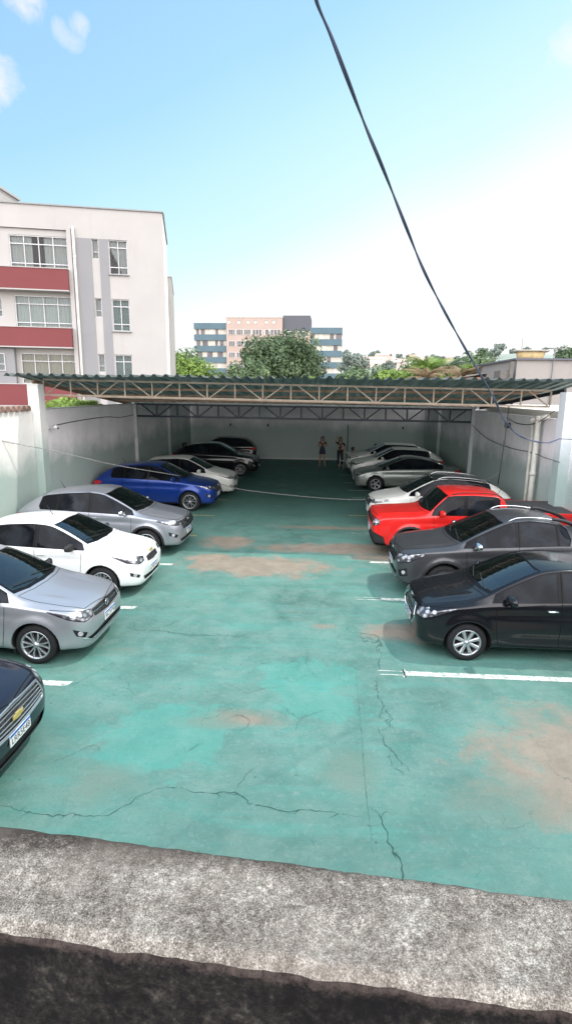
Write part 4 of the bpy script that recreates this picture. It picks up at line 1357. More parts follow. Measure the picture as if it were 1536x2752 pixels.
# pipes, cables and fittings on the walls
PVC = simple('pvc_white', (.62, .61, .55), .5, var=.2, vscale=4)
def pipe_thing(name, label, cat, tubes, mat, smooth=True, group=None):
    bm = bmesh.new()
    for pts, r in tubes: add_tube(bm, pts, r, 10)
    return tag(bm_obj(name, bm, mat, smooth=smooth), label, cat, group)
pipe_thing('drain_pipe', 'thick cream drain pipe with a collar on the right wall', 'pipe', [([(6.12, 16.05, 3.42), (6.12, 16.05, 0)], .075), ([(6.12, 16.05, 1.75), (6.12, 16.05, 1.87)], .086), ([(6.12, 16.05, 3.30), (6.12, 16.05, 3.44)], .088), ([(6.14, 16.05, 3.38), (6.35, 15.9, 3.42)], .08)], PVC)
pipe_thing('drain_pipe', 'slimmer white drain pipe beside the thick one on the right wall', 'pipe', [([(6.17, 16.55, 3.36), (6.17, 16.55, 0)], .05), ([(6.17, 16.55, 3.22), (6.17, 16.55, 3.36)], .10)], PVC)
CB = simple('cable_black', (.02, .02, .022), .6); CG = simple('cable_grey', (.14, .15, .16), .6)
pipe_thing('hanging_rod', 'thin dark rod hanging from the front truss at the right', 'rod', [([(5.0, 15.2, 3.72), (4.98, 15.2, 2.9), (4.93, 15.2, 2.1), (4.90, 15.2, 1.6)], .014)], CB)
pipe_thing('wall_conduit', 'thin grey cable running from the left wall camera to the post', 'cable', [(catmull([(XL + .03, 15.9, 2.97), (XL + .03, 17.5, 3.03), (XL + .03, 20, 3.06), (XL + .03, 21.4, 2.98), (XL + .03, 23.1, 3.02)], 4), .012)], CB)
pipe_thing('slack_cable', 'dark slack cable swagging across the right wall behind the pipes', 'cable', [(catmull([(6.2, 23.1, 2.80), (6.2, 21.0, 2.42), (6.2, 18.5, 2.32), (6.15, 16.4, 2.38), (6.0, 15.0, 2.38), (6.05, 14.2, 2.36)], 5), .012)], CG)
pipe_thing('slack_cable', 'short dark cable looping from the white wall to the right pier', 'cable', [(catmull([(6.2, 18.9, 3.25), (6.1, 17.5, 3.14), (6.1, 16.2, 3.22), (6.1, 15.0, 3.60)], 5), .011)], CB)
cm = empty('security_camera', (XL + .05, 15.67, 2.94), 0, 'small white security camera with cable fixed on the left grey wall', 'camera')
bm = bmesh.new(); add_lathe(bm, [(0, .10), (.05, .10), (.055, .02), (.05, -.06), (0, -.065)], 14, Matrix.Translation((.14, -.02, 0)) @ Matrix.Rotation(radians(70), 4, 'Y') @ Matrix.Rotation(radians(30), 4, 'X')); bm_obj('housing', bm, simple('camera_white', (.7, .7, .7), .4), cm, True)
bm = bmesh.new(); add_tube(bm, [(-.05, 0, 0), (.10, 0, 0)], .02, 8); add_box(bm, (-.03, 0, 0), (.03, .12, .12)); bm_obj('bracket', bm, simple('camera_white', (.7, .7, .7), .4), cm)
bm = bmesh.new(); add_lathe(bm, [(0, .0), (.03, .0), (.032, .015), (.028, .015)], 12, Matrix.Translation((.235, -.02, -.02)) @ Matrix.Rotation(radians(95), 4, 'Y')); bm_obj('lens', bm, GLOSSB, cm, True)
fl_ = empty('wall_lamp', (XR - .02, 18.9, 3.02), 0, 'small dark bulkhead lamp high on the right grey wall', 'lamp')
bm = bmesh.new(); add_box(bm, (-.05, 0, 0), (.12, .26, .18), bev=.03); bm_obj('housing', bm, BLACKP, fl_)
bm = bmesh.new(); add_box(bm, (-.118, 0, -.01), (.02, .20, .12), bev=.008); bm_obj('glass', bm, simple('lamp_grey', (.3, .3, .32), .2), fl_)
for i, (x, y, z, l_) in enumerate(((-5.4, YB - .03, 2.05, 'small dark socket box on the far wall, behind the dark hatchback'), (-3.1, YB - .03, 2.05, 'small dark socket box on the far wall, right of the dark hatchback'), (5.0, YB - .03, 2.0, 'small dark socket box on the far wall, near the right corner'))):
    bm = bmesh.new(); add_box(bm, (0, 0, 0), (.10, .05, .16), bev=.01); tag(bm_obj('socket_box', bm, BLACKP, loc=(x, y, z)), l_, 'socket')

# heavy twisted service cable crossing over the lot
def twisted(name, pts, r, off, pitch, label, mat):
    P = catmull(pts, 22); bm = bmesh.new(); L_ = 0; cum = [0]
    for a, b in zip(P[:-1], P[1:]): L_ += (b - a).length; cum.append(L_)
    fine = []
    for i in range(len(P)):
        a = P[max(0, i - 1)]; b = P[min(len(P) - 1, i + 1)]
        z = (b - a).normalized(); x = z.cross(Vector((0, 0, 1))).normalized(); y = z.cross(x)
        fine.append((P[i], x, y, cum[i]))
    for ph in (0, pi):
        add_tube(bm, [p + (x * cos(2 * pi * c / pitch + ph) + y * sin(2 * pi * c / pitch + ph)) * off for p, x, y, c in fine], r, 8)
    return tag(bm_obj(name, bm, mat, smooth=True), label, 'cable')
cab = [(-2.6, -3.0, 8.35), (-1.30, -.4, 7.12), (-.55, 1.3, 6.36), (-.22, 2.15, 5.98), (-.11, 2.52, 5.82), (-0.062, 2.756, 5.721), (-0.057, 2.834, 5.681), (0.011, 2.969, 5.619), (0.092, 3.135, 5.537), (0.214, 3.379, 5.410), (0.344, 3.620, 5.281), (0.537, 3.979, 5.076), (0.726, 4.317, 4.876), (0.965, 4.692, 4.656), (1.241, 5.101, 4.417), (1.463, 5.419, 4.229), (1.759, 5.842, 3.974), (2.032, 6.247, 3.718), (2.276, 6.545, 3.562), (2.546, 6.830, 3.469), (2.867, 7.157, 3.417), (3.125, 7.436, 3.448), (3.750, 7.500, 3.420), (4.600, 7.750, 3.350), (6.250, 8.100, 3.300)]

rope=[ (-7.868,12.600,2.915),(-7.847,13.200,2.772),(-7.034,14.600,2.345),(-6.110,16.200,1.809),(-5.041,18.000,1.304),(-4.235,19.200,0.946),(-3.676,20.200,0.638),(-3.139,20.400,0.449),(-2.383,20.400,0.343),(-0.728,20.400,0.196),(0.618,20.400,0.119),(1.850,20.400,0.116),(2.965,20.300,0.236),(4.336,20.000,0.558),(5.596,19.500,0.985),(6.206,19.200,1.377),(6.707,19.000,1.714),(6.999,18.800,2.011) ]
CBL = simple('cable_blue_black', (.050, .066, .115), .5)
twisted('overhead_cable', [Vector(p) for p in cab[:22]], .0060, .0047, 1.05, 'heavy twisted blue black cable hanging across the sky to the right wall', CBL)
pipe_thing('slack_cable', 'thin dark wire carrying on from the heavy twisted cable to the right wall', 'cable', [(catmull([Vector(p) for p in cab[21:]], 6), .0045)], CB)
twisted('barrier_rope', [Vector(p) for p in rope], .009, .008, .30, 'thin pale rope sagging low across the lot from wall to wall', simple('rope_grey', (.30, .30, .29), .8))
# ------------------------------------------------------------------ near parapet the photo is taken over
def parapet_material(side):
    m, nt, b = new_mat('weathered_render_' + side)
    v = coords(nt)
    n = noise(nt, v, 7.0, 10, .74, .3); f = noise(nt, v, 48.0, 8, .85); f2 = noise(nt, v, 260.0, 4, .8); n0 = noise(nt, v, 2.2, 4, .55)
    if side == 'top':
        k = mth(nt, 'ADD', mth(nt, 'MULTIPLY', n, .36), mth(nt, 'MULTIPLY', f, .56))
        k = mth(nt, 'ADD', k, mth(nt, 'MULTIPLY_ADD', f2, .70, -.35))
        sp = nt.nodes.new('ShaderNodeSeparateXYZ'); nt.links.new(v, sp.inputs[0])
        eg = ramp(nt, mth(nt, 'MULTIPLY_ADD', sp.outputs[1], 2.5, .5), [(.0, .06), (.06, .0), (.66, 0.0), (.86, .15)])
        k = mth(nt, 'SUBTRACT', k, eg)
        c = ramp(nt, k, [(.32, (.040, .034, .029)), (.40, (.105, .092, .079)), (.46, (.175, .158, .136)), (.52, (.270, .250, .218)), (.60, (.50, .475, .425))])
        c = mix(nt, ramp(nt, n0, [(.50, 0.0), (.68, .35)]), c, (.23, .20, .17))
    else:
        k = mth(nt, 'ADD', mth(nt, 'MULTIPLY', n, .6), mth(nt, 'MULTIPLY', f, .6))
        c = ramp(nt, k, [(.47, (.003, .0028, .0035)), (.57, (.007, .0065, .0065)), (.65, (.020, .018, .016)), (.74, (.07, .064, .055))])  # near-black ramp puts the face's shade into its mottled colour
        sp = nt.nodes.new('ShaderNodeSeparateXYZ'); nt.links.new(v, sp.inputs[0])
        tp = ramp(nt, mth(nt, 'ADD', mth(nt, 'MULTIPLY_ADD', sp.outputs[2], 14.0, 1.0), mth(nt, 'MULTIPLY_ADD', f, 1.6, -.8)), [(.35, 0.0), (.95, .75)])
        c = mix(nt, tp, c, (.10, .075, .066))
    nt.links.new(c, b.inputs['Base Color']); b.inputs['Roughness'].default_value = .95; b.inputs['Specular IOR Level'].default_value = .15
    bump(nt, b, mth(nt, 'ADD', mth(nt, 'MULTIPLY', f, .6), mth(nt, 'MULTIPLY', f2, .4)), .9, .006)
    return m
par = empty('parapet_wall', (0, 1.0, 2.9), 0, 'speckled weathered grey parapet with near face coloured dark as shade, across the bottom of the view', 'parapet'); par['kind'] = 'thing'
far_l, far_r = Vector((-.81, 1.19, 2.9)), Vector((.59, 1.07, 2.9)); near_l, near_r = Vector((-.64, .91, 2.9)), Vector((.49, .83, 2.9))
df_ = (far_r - far_l).normalized(); dn_ = (near_r - near_l).normalized()
bm = bmesh.new(); NX, NY = 260, 26; rnd = random.Random(3); G = []
from mathutils import noise as MN
for i in range(NX + 1):
    q_ = 2 * i / NX - 1; s = max(-7.78, min(6.25, (1.2 * q_ + 6.6 * q_ ** 3)))
    a = near_l + dn_ * ((s + .64) / dn_.x); b_ = far_l + df_ * ((s + .81) / df_.x); col = []
    for j in range(NY + 1):
        t = j / NY; p = a.lerp(b_, t)
        e = min(t, 1 - t) * NY
        q = MN.noise(Vector((p.x * 9, p.y * 9, 0))) * .006 + MN.noise(Vector((p.x * 40, p.y * 40, 3))) * .0035
        dz = q - (.022 * (1 - t * NY / 2) ** 2 if t * NY < 2 else 0) - (.020 * (1 - (1 - t) * NY / 3) ** 2 if (1 - t) * NY < 3 else 0)
        yy = p.y + (MN.noise(Vector((p.x * 14, 0, 7))) * .008 if j in (0, NY) else 0)
        col.append(bm.verts.new((p.x, yy, p.z + dz)))
    G.append(col)
for i in range(NX):
    for j in range(NY):
        f = bm.faces.new((G[i][j], G[i + 1][j], G[i + 1][j + 1], G[i][j + 1])); f.smooth = True
for v in bm.verts: v.co -= Vector((0, 1.0, 2.9))
bm_obj('coping', bm, parapet_material('top'), par)
bm = bmesh.new()
for jj, sgn in ((0, -1), (NY, 1)):
    rows = []
    for k in range(13):
        zz = k / 12; row = []
        for i in range(NX + 1):
            q_ = 2 * i / NX - 1; s = max(-7.78, min(6.25, (1.2 * q_ + 6.6 * q_ ** 3)))
            a = near_l + dn_ * ((s + .64) / dn_.x); b_ = far_l + df_ * ((s + .81) / df_.x); p = a if jj == 0 else b_
            row.append(bm.verts.new((p.x, p.y - 1.0 + (MN.noise(Vector((p.x * 14, 0, 7))) * .008) + (MN.noise(Vector((p.x * 9, zz * 6, 1))) * .012 + sgn * .004 if k > 0 else -sgn * .010), (-.022 if jj == 0 else -.020) - (zz ** 2) * (.6 if jj == 0 else 2.87) + (.004 if k == 0 else 0))))
        rows.append(row)
    for r0, r1 in zip(rows[:-1], rows[1:]):
        for i in range(NX):
            bm.faces.new((r0[i], r0[i + 1], r1[i + 1], r1[i]) if jj == NY else (r1[i], r1[i + 1], r0[i + 1], r0[i]))
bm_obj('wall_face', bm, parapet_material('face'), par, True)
grid_obj('terrace_floor', XL, XR, -4.0, .80, 2.31, 4, 4, simple('terrace_grey', (.22, .21, .20), .9, var=.25, vscale=2))['kind'] = 'structure'
# ------------------------------------------------------------------ buildings around the lot
def render_mat(name, col, stain=(.35, .34, .31), amt=.35, sc=.5):
    m, nt, b = new_mat(name)
    v = coords(nt)
    n = noise(nt, v, sc, 7, .6); n2 = noise(nt, coords(nt, scale=(1.5, 1.5, .14)), 1.6, 7, .7)
    c = ramp(nt, n, [(.3, tuple(x * .93 for x in col)), (.7, tuple(min(1, x * 1.04) for x in col))])
    c = mix(nt, ramp(nt, n2, [(.56, 0.0), (.80, amt)]), c, stain)
    nt.links.new(c, b.inputs['Base Color']); b.inputs['Roughness'].default_value = .9
    bump(nt, b, noise(nt, v, 22, 5, .6), .15, .02)
    return m
WHITEW = render_mat('render_white', (.375, .36, .345), (.27, .25, .22), .55); REDW = render_mat('render_red', (.165, .042, .044), (.14, .05, .045), .5)
GREYW = render_mat('render_grey', (.22, .22, .225), (.17, .17, .17), .4)
ALU = simple('alu_white', (.46, .46, .47), .4); SHADEROOM = simple('room_dark', (.02, .02, .022), .9)
CURT = simple('curtain', (.30, .295, .29), .9, var=.12, vscale=3); CURTB = simple('blind_beige', (.30, .265, .215), .9); CURTG = simple('curtain_green', (.12, .165, .155), .9, var=.2, vscale=3)
FROST = simple('frosted_pane', (.29, .31, .305), .35)
def clear_glass():
    m, nt, b = new_mat('window_glass')
    g = nt.nodes.new('ShaderNodeBsdfTransparent'); g.inputs[0].default_value = (.80, .86, .85, 1)
    gl = nt.nodes.new('ShaderNodeBsdfGlossy'); gl.inputs['Roughness'].default_value = .03
    mx = nt.nodes.new('ShaderNodeMixShader'); mx.inputs[0].default_value = .12
    fr = nt.nodes.new('ShaderNodeFresnel'); fr.inputs[0].default_value = 1.5
    nt.links.new(mth(nt, 'MULTIPLY', fr.outputs[0], .7, clamp=True), mx.inputs[0])
    nt.links.new(g.outputs[0], mx.inputs[1]); nt.links.new(gl.outputs[0], mx.inputs[2]); nt.links.new(mx.outputs[0], nt.nodes['Material Output'].inputs[0])
    return m
WGL = clear_glass()
def facade(name, u0, u1, z0, z1, holes, mat, parent, depth=.18, y=0.0):
    """flat wall in the local u-z plane (facing -y) with real openings and reveals"""
    us = sorted(set([u0, u1] + [h[0] for h in holes] + [h[1] for h in holes])); zs = sorted(set([z0, z1] + [h[2] for h in holes] + [h[3] for h in holes]))
    us = [u for u in us if u0 <= u <= u1]; zs = [z for z in zs if z0 <= z <= z1]
    vs = []; fs = []; idx = {}
    def V(u, yy, z):
        k = (round(u, 4), round(yy, 4), round(z, 4))
        if k not in idx: idx[k] = len(vs); vs.append((u, yy, z))
        return idx[k]
    for a, b in zip(us[:-1], us[1:]):
        for c, d in zip(zs[:-1], zs[1:]):
            mu, mz = (a + b) / 2, (c + d) / 2
            if any(h[0] < mu < h[1] and h[2] < mz < h[3] for h in holes): continue
            fs.append((V(a, y, c), V(b, y, c), V(b, y, d), V(a, y, d)))
    for (a, b, c, d) in holes:
        yd = y + depth
        fs += [(V(a, y, c), V(a, y, d), V(a, yd, d), V(a, yd, c)), (V(b, y, d), V(b, y, c), V(b, yd, c), V(b, yd, d)), (V(a, y, d), V(b, y, d), V(b, yd, d), V(a, yd, d)), (V(b, y, c), V(a, y, c), V(a, yd, c), V(b, yd, c))]
    return mesh_obj(name, vs, fs, mat, parent)
def window(parent, u0, u1, z0, z1, y, vbars, hbars, curtain=None, fw=.05, sill=True, gap=None, tied=False):
    bm = bmesh.new(); um, zm = (u0 + u1) / 2, (z0 + z1) / 2
    for a, b, c, d in ((u0, u1, z0, z0 + fw), (u0, u1, z1 - fw, z1)): add_box(bm, ((a + b) / 2, y, (c + d) / 2), (b - a, .06, d - c))
    for a, b in ((u0, u0 + fw), (u1 - fw, u1)): add_box(bm, ((a + b) / 2, y + .002, zm), (b - a, .056, z1 - z0 - 2 * fw))
    for u in vbars: add_box(bm, (u, y + .004, zm), (fw * .8, .05, z1 - z0 - 2 * fw))
    for z in hbars: add_box(bm, (um, y + .006, z), (u1 - u0 - 2 * fw, .046, fw * .9))
    w_ = bm_obj('window', bm, ALU, parent)
    mesh_obj('pane', [(u0, y + .012, z0), (u1, y + .012, z0), (u1, y + .012, z1), (u0, y + .012, z1)], [(0, 1, 2, 3)], WGL, w_)
    mesh_obj('room_dark', [(u0 - .02, y + .5, z0 - .02), (u1 + .02, y + .5, z0 - .02), (u1 + .02, y + .5, z1 + .02), (u0 - .02, y + .5, z1 + .02), (u0 - .02, y + .03, z0 - .02), (u1 + .02, y + .03, z0 - .02), (u1 + .02, y + .03, z1 + .02), (u0 - .02, y + .03, z1 + .02)],
             [(0, 1, 2, 3), (0, 4, 5, 1), (3, 2, 6, 7), (0, 3, 7, 4), (1, 5, 6, 2)], SHADEROOM, w_)
    if curtain:
        segs = [(u0 + .02, u1 - .02)] if not gap else [(u0 + .02, gap[0]), (gap[1], u1 - .02)]
        for a, b in segs:
            n = max(8, int((b - a) / .03)); vs = []; fs = []
            for k in range(7):
                z = lerp(z1 - .03, z0 + .03, k / 6)
                for i in range(n + 1):
                    u = lerp(a, b, i / n)
                    if tied and k > 1: u = lerp(u, b - .10 if b > um else a + .1, min(.75, .16 * (k - 1)))
                    vs.append((u, y + .10 + .022 * sin(i * 1.25 + .2 * k), z))
            for k in range(6):
                for i in range(n): fs.append((k * (n + 1) + i, k * (n + 1) + i + 1, (k + 1) * (n + 1) + i + 1, (k + 1) * (n + 1) + i))
            mesh_obj('curtain', vs, fs, curtain, w_, smooth=True)
    return w_
ANG = radians(13.5)
apt = empty('apartment_building', (-8.25, 30.3, 0), ANG, 'white apartment block with red balcony bands and grey stripes, left of the carport', 'building')
WN = [(-7.50, -4.74, 9.94, 11.52), (-7.48, -4.72, 7.10, 8.68), (-7.42, -4.72, 4.30, 5.86)]
SM = [(-3.56, -3.23, 10.56, 11.50), (-3.56, -3.23, 7.73, 8.66), (-3.55, -3.22, 4.95, 5.88)]
RW = [(-2.75, -1.82, 9.84, 11.50), (-2.72, -1.83, 7.05, 8.65), (-2.72, -1.82, 4.26, 5.87)]
facade('facade_wall', -4.72, 0, 0, 12.90, [(a, b, c, d) for a, b, c, d in SM + RW], WHITEW, apt)
facade('facade_wall', -14.5, -4.72, 11.82, 12.90, [], WHITEW, apt, y=-.004)
facade('veranda_wall', -14.5, -4.72, 0, 11.82, WN + [(-13.2, -10.4, c, d) for a, b, c, d in WN] + [(-8.42, -8.08, 7.6, 8.5), (-8.42, -8.08, 4.94, 5.8)], WHITEW, apt, y=.10, depth=.1)
mesh_obj('side_wall', [(0, 0, 0), (0, 6.2, 0), (0, 6.2, 12.85), (0, 0, 12.9), (-14.5, 6.2, 0), (-14.5, 6.2, 12.9)], [(0, 1, 2, 3), (1, 4, 5, 2)], render_mat('render_side', (.80, .79, .77)), apt)
mesh_obj('flat_roof', [(-14.5, 0, 12.7), (0, 0, 12.7), (0, 6.2, 12.7), (-14.5, 6.2, 12.7)], [(0, 1, 2, 3)], GREYW, apt)
bm = bmesh.new(); add_box(bm, (-2.35, .03, 12.93), (4.76, .20, .06)); add_box(bm, (-9.6, .026, 12.927), (9.8, .20, .06)); add_box(bm, (.0, 3.1, 12.90), (.14, 6.2, .06)); bm_obj('parapet_cap', bm, simple('cap_grey', (.24, .24, .245), .8), apt)
bm = bmesh.new(); add_box(bm, (-.22, 9.6, 5.5), (.9, 6.6, 11.0)); add_box(bm, (-.22, 9.6, 11.03), (.96, 6.7, .08)); bm_obj('rear_wing', bm, WHITEW, apt)
for z0_, z1_ in ((8.92, 9.90), (6.16, 7.08), (3.22, 4.27)):
    bm = bmesh.new(); add_box(bm, (-9.66, -.20, (z0_ + z1_) / 2), (9.88, .56, z1_ - z0_)); bm_obj('balcony_band', bm, REDW, apt)
    bm = bmesh.new(); add_box(bm, (-9.66, -.20, z1_ + .02), (9.92, .62, .04)); add_box(bm, (-9.66, -.20, z0_ - .035), (9.90, .58, .06)); bm_obj('band_edge', bm, WHITEW, apt)
bm = bmesh.new(); add_box(bm, (-4.62, .02, 7.1), (.20, .30, 9.6)); bm_obj('corner_strip', bm, WHITEW, apt)
bm = bmesh.new()
add_tube(bm, [(-4.40, -.10, 0), (-4.40, -.10, 11.9), (-4.40, .05, 12.0)], .06, 10); add_tube(bm, [(-4.40, -.10, 10.5), (-4.40, -.10, 10.62)], .075, 10)
bm_obj('downpipe', bm, simple('pipe_pale', (.72, .70, .66), .6), apt, True)
for (a, b) in ((-4.29, -3.59), (-3.20, -2.77)):
    bm = bmesh.new(); add_box(bm, ((a + b) / 2, -.012, 5.8), (b - a, .03, 11.4)); bm_obj('grey_stripe', bm, GREYW, apt)
bm = bmesh.new(); add_box(bm, (-8.15, -.06, 3.6), (1.05, .32, 4.9)); bm_obj('grey_block', bm, GREYW, apt)
for i, (a, b, c, d) in enumerate(WN):
    st_ = (b - a) / 4
    window(apt, a, b, c, d, .16, [a + st_ * k for k in (1, 2, 3)], [d - .40, c + .27], (CURT, FROST, CURTB)[i], gap=(a + 1.05, a + 1.62) if i == 0 else None)
    window(apt, a - 5.7, b - 5.7, c, d, .16, [a - 5.7 + st_ * k for k in (1, 2, 3)], [d - .40, c + .27], (CURTB, CURT, FROST)[i])
for a, b, c, d in SM: window(apt, a, b, c, d, .10, [], [c + .33], CURT, fw=.035)
for a, b, c, d in ((-8.42, -8.08, 7.6, 8.5), (-8.42, -8.08, 4.94, 5.8)):
    w_ = window(apt, a, b, c, d, .16 if c > 7 else -.24, [], [c + .33], CURT, fw=.035)
for i, (a, b, c, d) in enumerate(RW):
    window(apt, a, b, c, d, .10, [(a + b) / 2], [d - .36, c + .36], (CURT, CURTG, CURTG)[i], tied=(i == 0))
    bm = bmesh.new(); add_box(bm, ((a + b) / 2, -.03, c - .02), (b - a + .10, .14, .04)); bm_obj('window_sill', bm, GREYW, apt)
tk = empty('water_tank', (-19.45, 33.0, 12.6), 0, 'pale concrete tank housing on the apartment roof at the left edge', 'tank')
bm = bmesh.new(); add_box(bm, (0, 0, 1.1), (3.2, 2.6, 2.2)); add_box(bm, (0, 0, 2.26), (3.4, 2.8, .12)); bm_obj('housing', bm, WHITEW, tk)
bm = bmesh.new(); add_lathe(bm, [(0, 3.1), (.5, 3.05), (.62, 2.95), (.55, 2.32)], 18); bm_obj('tank_drum', bm, GREYW, tk, True)

# distant block of flats
FAR = 135.0
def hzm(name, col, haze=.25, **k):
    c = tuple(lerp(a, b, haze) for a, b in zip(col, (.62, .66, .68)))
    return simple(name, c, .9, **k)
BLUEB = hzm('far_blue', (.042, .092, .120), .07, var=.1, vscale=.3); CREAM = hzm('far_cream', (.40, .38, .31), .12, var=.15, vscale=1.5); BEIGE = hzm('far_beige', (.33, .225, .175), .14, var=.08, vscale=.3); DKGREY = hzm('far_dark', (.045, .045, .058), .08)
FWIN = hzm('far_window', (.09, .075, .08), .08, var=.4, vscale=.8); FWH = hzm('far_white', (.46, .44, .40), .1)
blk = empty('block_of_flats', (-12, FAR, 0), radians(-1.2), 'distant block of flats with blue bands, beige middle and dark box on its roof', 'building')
def blue_wing(x0, x1, ztop, nb, seed):
    bm = bmesh.new(); add_box(bm, ((x0 + x1) / 2, 5, ztop / 2 - .2), (x1 - x0, 10, ztop - .4)); bm_obj('wing', bm, CREAM, blk)
    rnd = random.Random(seed)
    for k in range(nb):
        zt_ = ztop - 2.58 * k
        bm = bmesh.new(); add_box(bm, ((x0 + x1) / 2, 4.9, zt_ - .68), (x1 - x0 + .3, 10.4, 1.36)); bm_obj('blue_band', bm, BLUEB, blk)
        x = x0 + .4
        while x < x1 - 1:
            ww = rnd.choice((.6, .9, 1.3))
            bm = bmesh.new(); add_box(bm, (x + ww / 2, -.02, zt_ - 1.97), (ww, .06, 1.16)); wo = bm_obj('window', bm, FWIN if rnd.random() < .62 else FWH, blk)
            x += ww + rnd.choice((.5, 1.2, 1.8))
blue_wing(-18.0, -10.4, 19.85, 8, 1); blue_wing(9.4, 16.7, 18.85, 8, 2)
bm = bmesh.new(); add_box(bm, (-3.7, 4.7, 10.5), (13.2, 11, 21.0)); add_box(bm, (6.2, 4.9, 9.0), (6.6, 10.6, 18)); bm_obj('middle_wing', bm, BEIGE, blk)
bm = bmesh.new(); add_box(bm, (-3.7, 4.7, 21.04), (13.4, 11.2, .12)); bm_obj('roof_edge', bm, FWH, blk)
bm = bmesh.new(); add_box(bm, (6.15, 4.5, 19.7), (6.4, 9.0, 3.7)); bm_obj('roof_box', bm, DKGREY, blk)
for k in range(8):
    for x, w2 in ((-9.0, 1.5), (-7.1, 1.5), (-5.3, 1.5), (-3.0, 2.2), (-.7, 1.0), (1.3, 2.4), (4.6, 2.2), (7.4, 2.2)):
        z = 17.75 - 2.58 * k
        if z < 1: continue
        if x > 2.9 and k == 0: z -= .4
        bm = bmesh.new(); add_box(bm, (x, -.82 if x < 3 else -.42, z), (w2 + .25, .08, 1.3)); fr_ = bm_obj('window', bm, FWH, blk)
        bm = bmesh.new(); nn_ = 3 if w2 > 1.2 else 1
        for q in range(nn_): add_box(bm, (x - w2 / 2 + w2 * (q + .5) / nn_, -.88 if x < 3 else -.48, z), (w2 / nn_ * .72, .08, 1.1))
        bm_obj('pane', bm, FWIN, fr_)
for x in (-9.6, -7.3, -5.1, -3.4, -.8, .9):
    bm = bmesh.new(); add_lathe(bm, [(0, 0), (.40, 0), (.42, .05)], 16, Matrix.Translation((x, -.84, 20.0)) @ Matrix.Rotation(radians(90), 4, 'X')); bm_obj('round_vent', bm, FWH, blk)

# neighbour on the right
nb = empty('neighbour_building', (11.0, 34.0, 0), 0, 'flat roofed grey building behind the right wall, with a tank on top', 'building')
NGREY = render_mat('neighbour_grey', (.27, .25, .235), (.24, .22, .20), .4)
bm = bmesh.new(); add_box(bm, (6.2, 5.5, 3.0), (11.6, 11, 6.0)); bm_obj('wall', bm, NGREY, nb)
bm = bmesh.new(); add_box(bm, (6.2, 5.5, 6.05), (11.9, 11.3, .10)); bm_obj('roof', bm, simple('roof_dark', (.10, .10, .12), .8), nb)
bm = bmesh.new(); add_box(bm, (.10, -.06, 2.95), (.22, .14, 5.9)); add_box(bm, (-.25, .6, 2.7), (.5, 1.2, 5.4)); bm_obj('corner_column', bm, simple('column_dark', (.12, .11, .10), .9, var=.3), nb)
bm = bmesh.new(); add_tube(bm, [(2.45, -.08, 0), (2.45, -.08, 6.6), (2.0, -.08, 6.66), (3.0, -.08, 6.66)], .035, 6); bm_obj('antenna_pole', bm, GREYW, nb)
wt_ = empty('water_tank', (12.9, 36.2, 6.1), 0, 'yellow stained water tank with wide rim on the grey neighbour roof', 'tank')
bm = bmesh.new(); add_lathe(bm, [(0, 0), (.55, 0), (.68, .52), (0, .52)], 14, Matrix.Diagonal((1.35, .8, 1, 1))); bm_obj('tub', bm, simple('tank_yellow', (.42, .32, .16), .8, var=.35, vscale=3), wt_)
bm = bmesh.new(); add_lathe(bm, [(0, .66), (.80, .62), (.82, .52), (.60, .52)], 14, Matrix.Diagonal((1.35, .8, 1, 1))); bm_obj('rim_slab', bm, simple('tank_grey', (.30, .28, .24), .9, var=.3), wt_)
bm = bmesh.new(); add_tube(bm, [(-.55, 0, .6), (-.55, 0, 1.45)], .02, 5); bm_obj('rod', bm, GREYW, wt_)
wh = empty('white_outbuilding', (6.6, 15, 0), 0, 'bright flat white roof of a low outbuilding just over the right wall', 'building')
WHB = render_mat('outbuilding_white', (.78, .75, .68), (.5, .46, .38), .3)
bm = bmesh.new(); add_box(bm, (2.6, 5.2, 1.74), (4.8, 13.5, 3.48)); bm_obj('wall', bm, WHB, wh)
bm = bmesh.new(); add_box(bm, (2.6, 5.2, 3.52), (5.0, 13.7, .08)); bm_obj('roof_slab', bm, WHB, wh)
bh = empty('brick_house', (10.3, 40, 0), 0, 'small raw brick house with sagging roof beside the grey neighbour building', 'house')
BRK = simple('raw_brick', (.40, .22, .14), .9, var=.35, vscale=2.5)
bm = bmesh.new(); add_box(bm, (1.5, 3, 2.6), (3.2, 6, 5.2)); bm_obj('wall', bm, BRK, bh)
mesh_obj('roof', [(-.3, -.2, 5.2), (3.3, -.2, 5.75), (3.3, 6.2, 5.9), (-.3, 6.2, 5.35), (-.3, -.2, 5.3), (3.3, -.2, 5.85)], [(0, 1, 2, 3), (0, 1, 5, 4)], simple('fibre_roof', (.22, .20, .18), .9, var=.3), bh)
th = empty('stepped_house', (14.6, 58, 0), 0, 'cream house with stepped roof bands among the trees', 'house')
bm = bmesh.new()
for k in range(3): add_box(bm, (.6 + k * .1, 3, 3.6 + k * .65), (3.2 - k * .3, 5, .35))
add_box(bm, (.6, 3.2, 2.7), (2.8, 4.6, 5.3)); bm_obj('wall', bm, simple('house_cream', (.55, .47, .36), .9, var=.2), th)
oh = empty('tiled_house', (-14.6, 50, 0), radians(8), 'house with low orange clay roof right of the apartment block', 'house')
bm = bmesh.new(); add_box(bm, (1.5, 3, 2.4), (6, 6, 4.8)); bm_obj('wall', bm, WHITEW, oh)
mesh_obj('roof', [(-2, -.6, 5.45), (4.8, -.6, 4.75), (4.8, 6.6, 4.9), (-2, 6.6, 5.9), (-2, -.6, 5.25), (4.8, -.6, 4.6)], [(0, 1, 2, 3), (4, 5, 1, 0)], simple('clay_orange', (.50, .22, .12), .9, var=.3, vscale=2), oh)
sd = empty('arched_shed', (24.2, 92, 0), 0, 'grey barrel roofed shed rising behind the palms', 'shed')
bm = bmesh.new(); vs0 = []; 
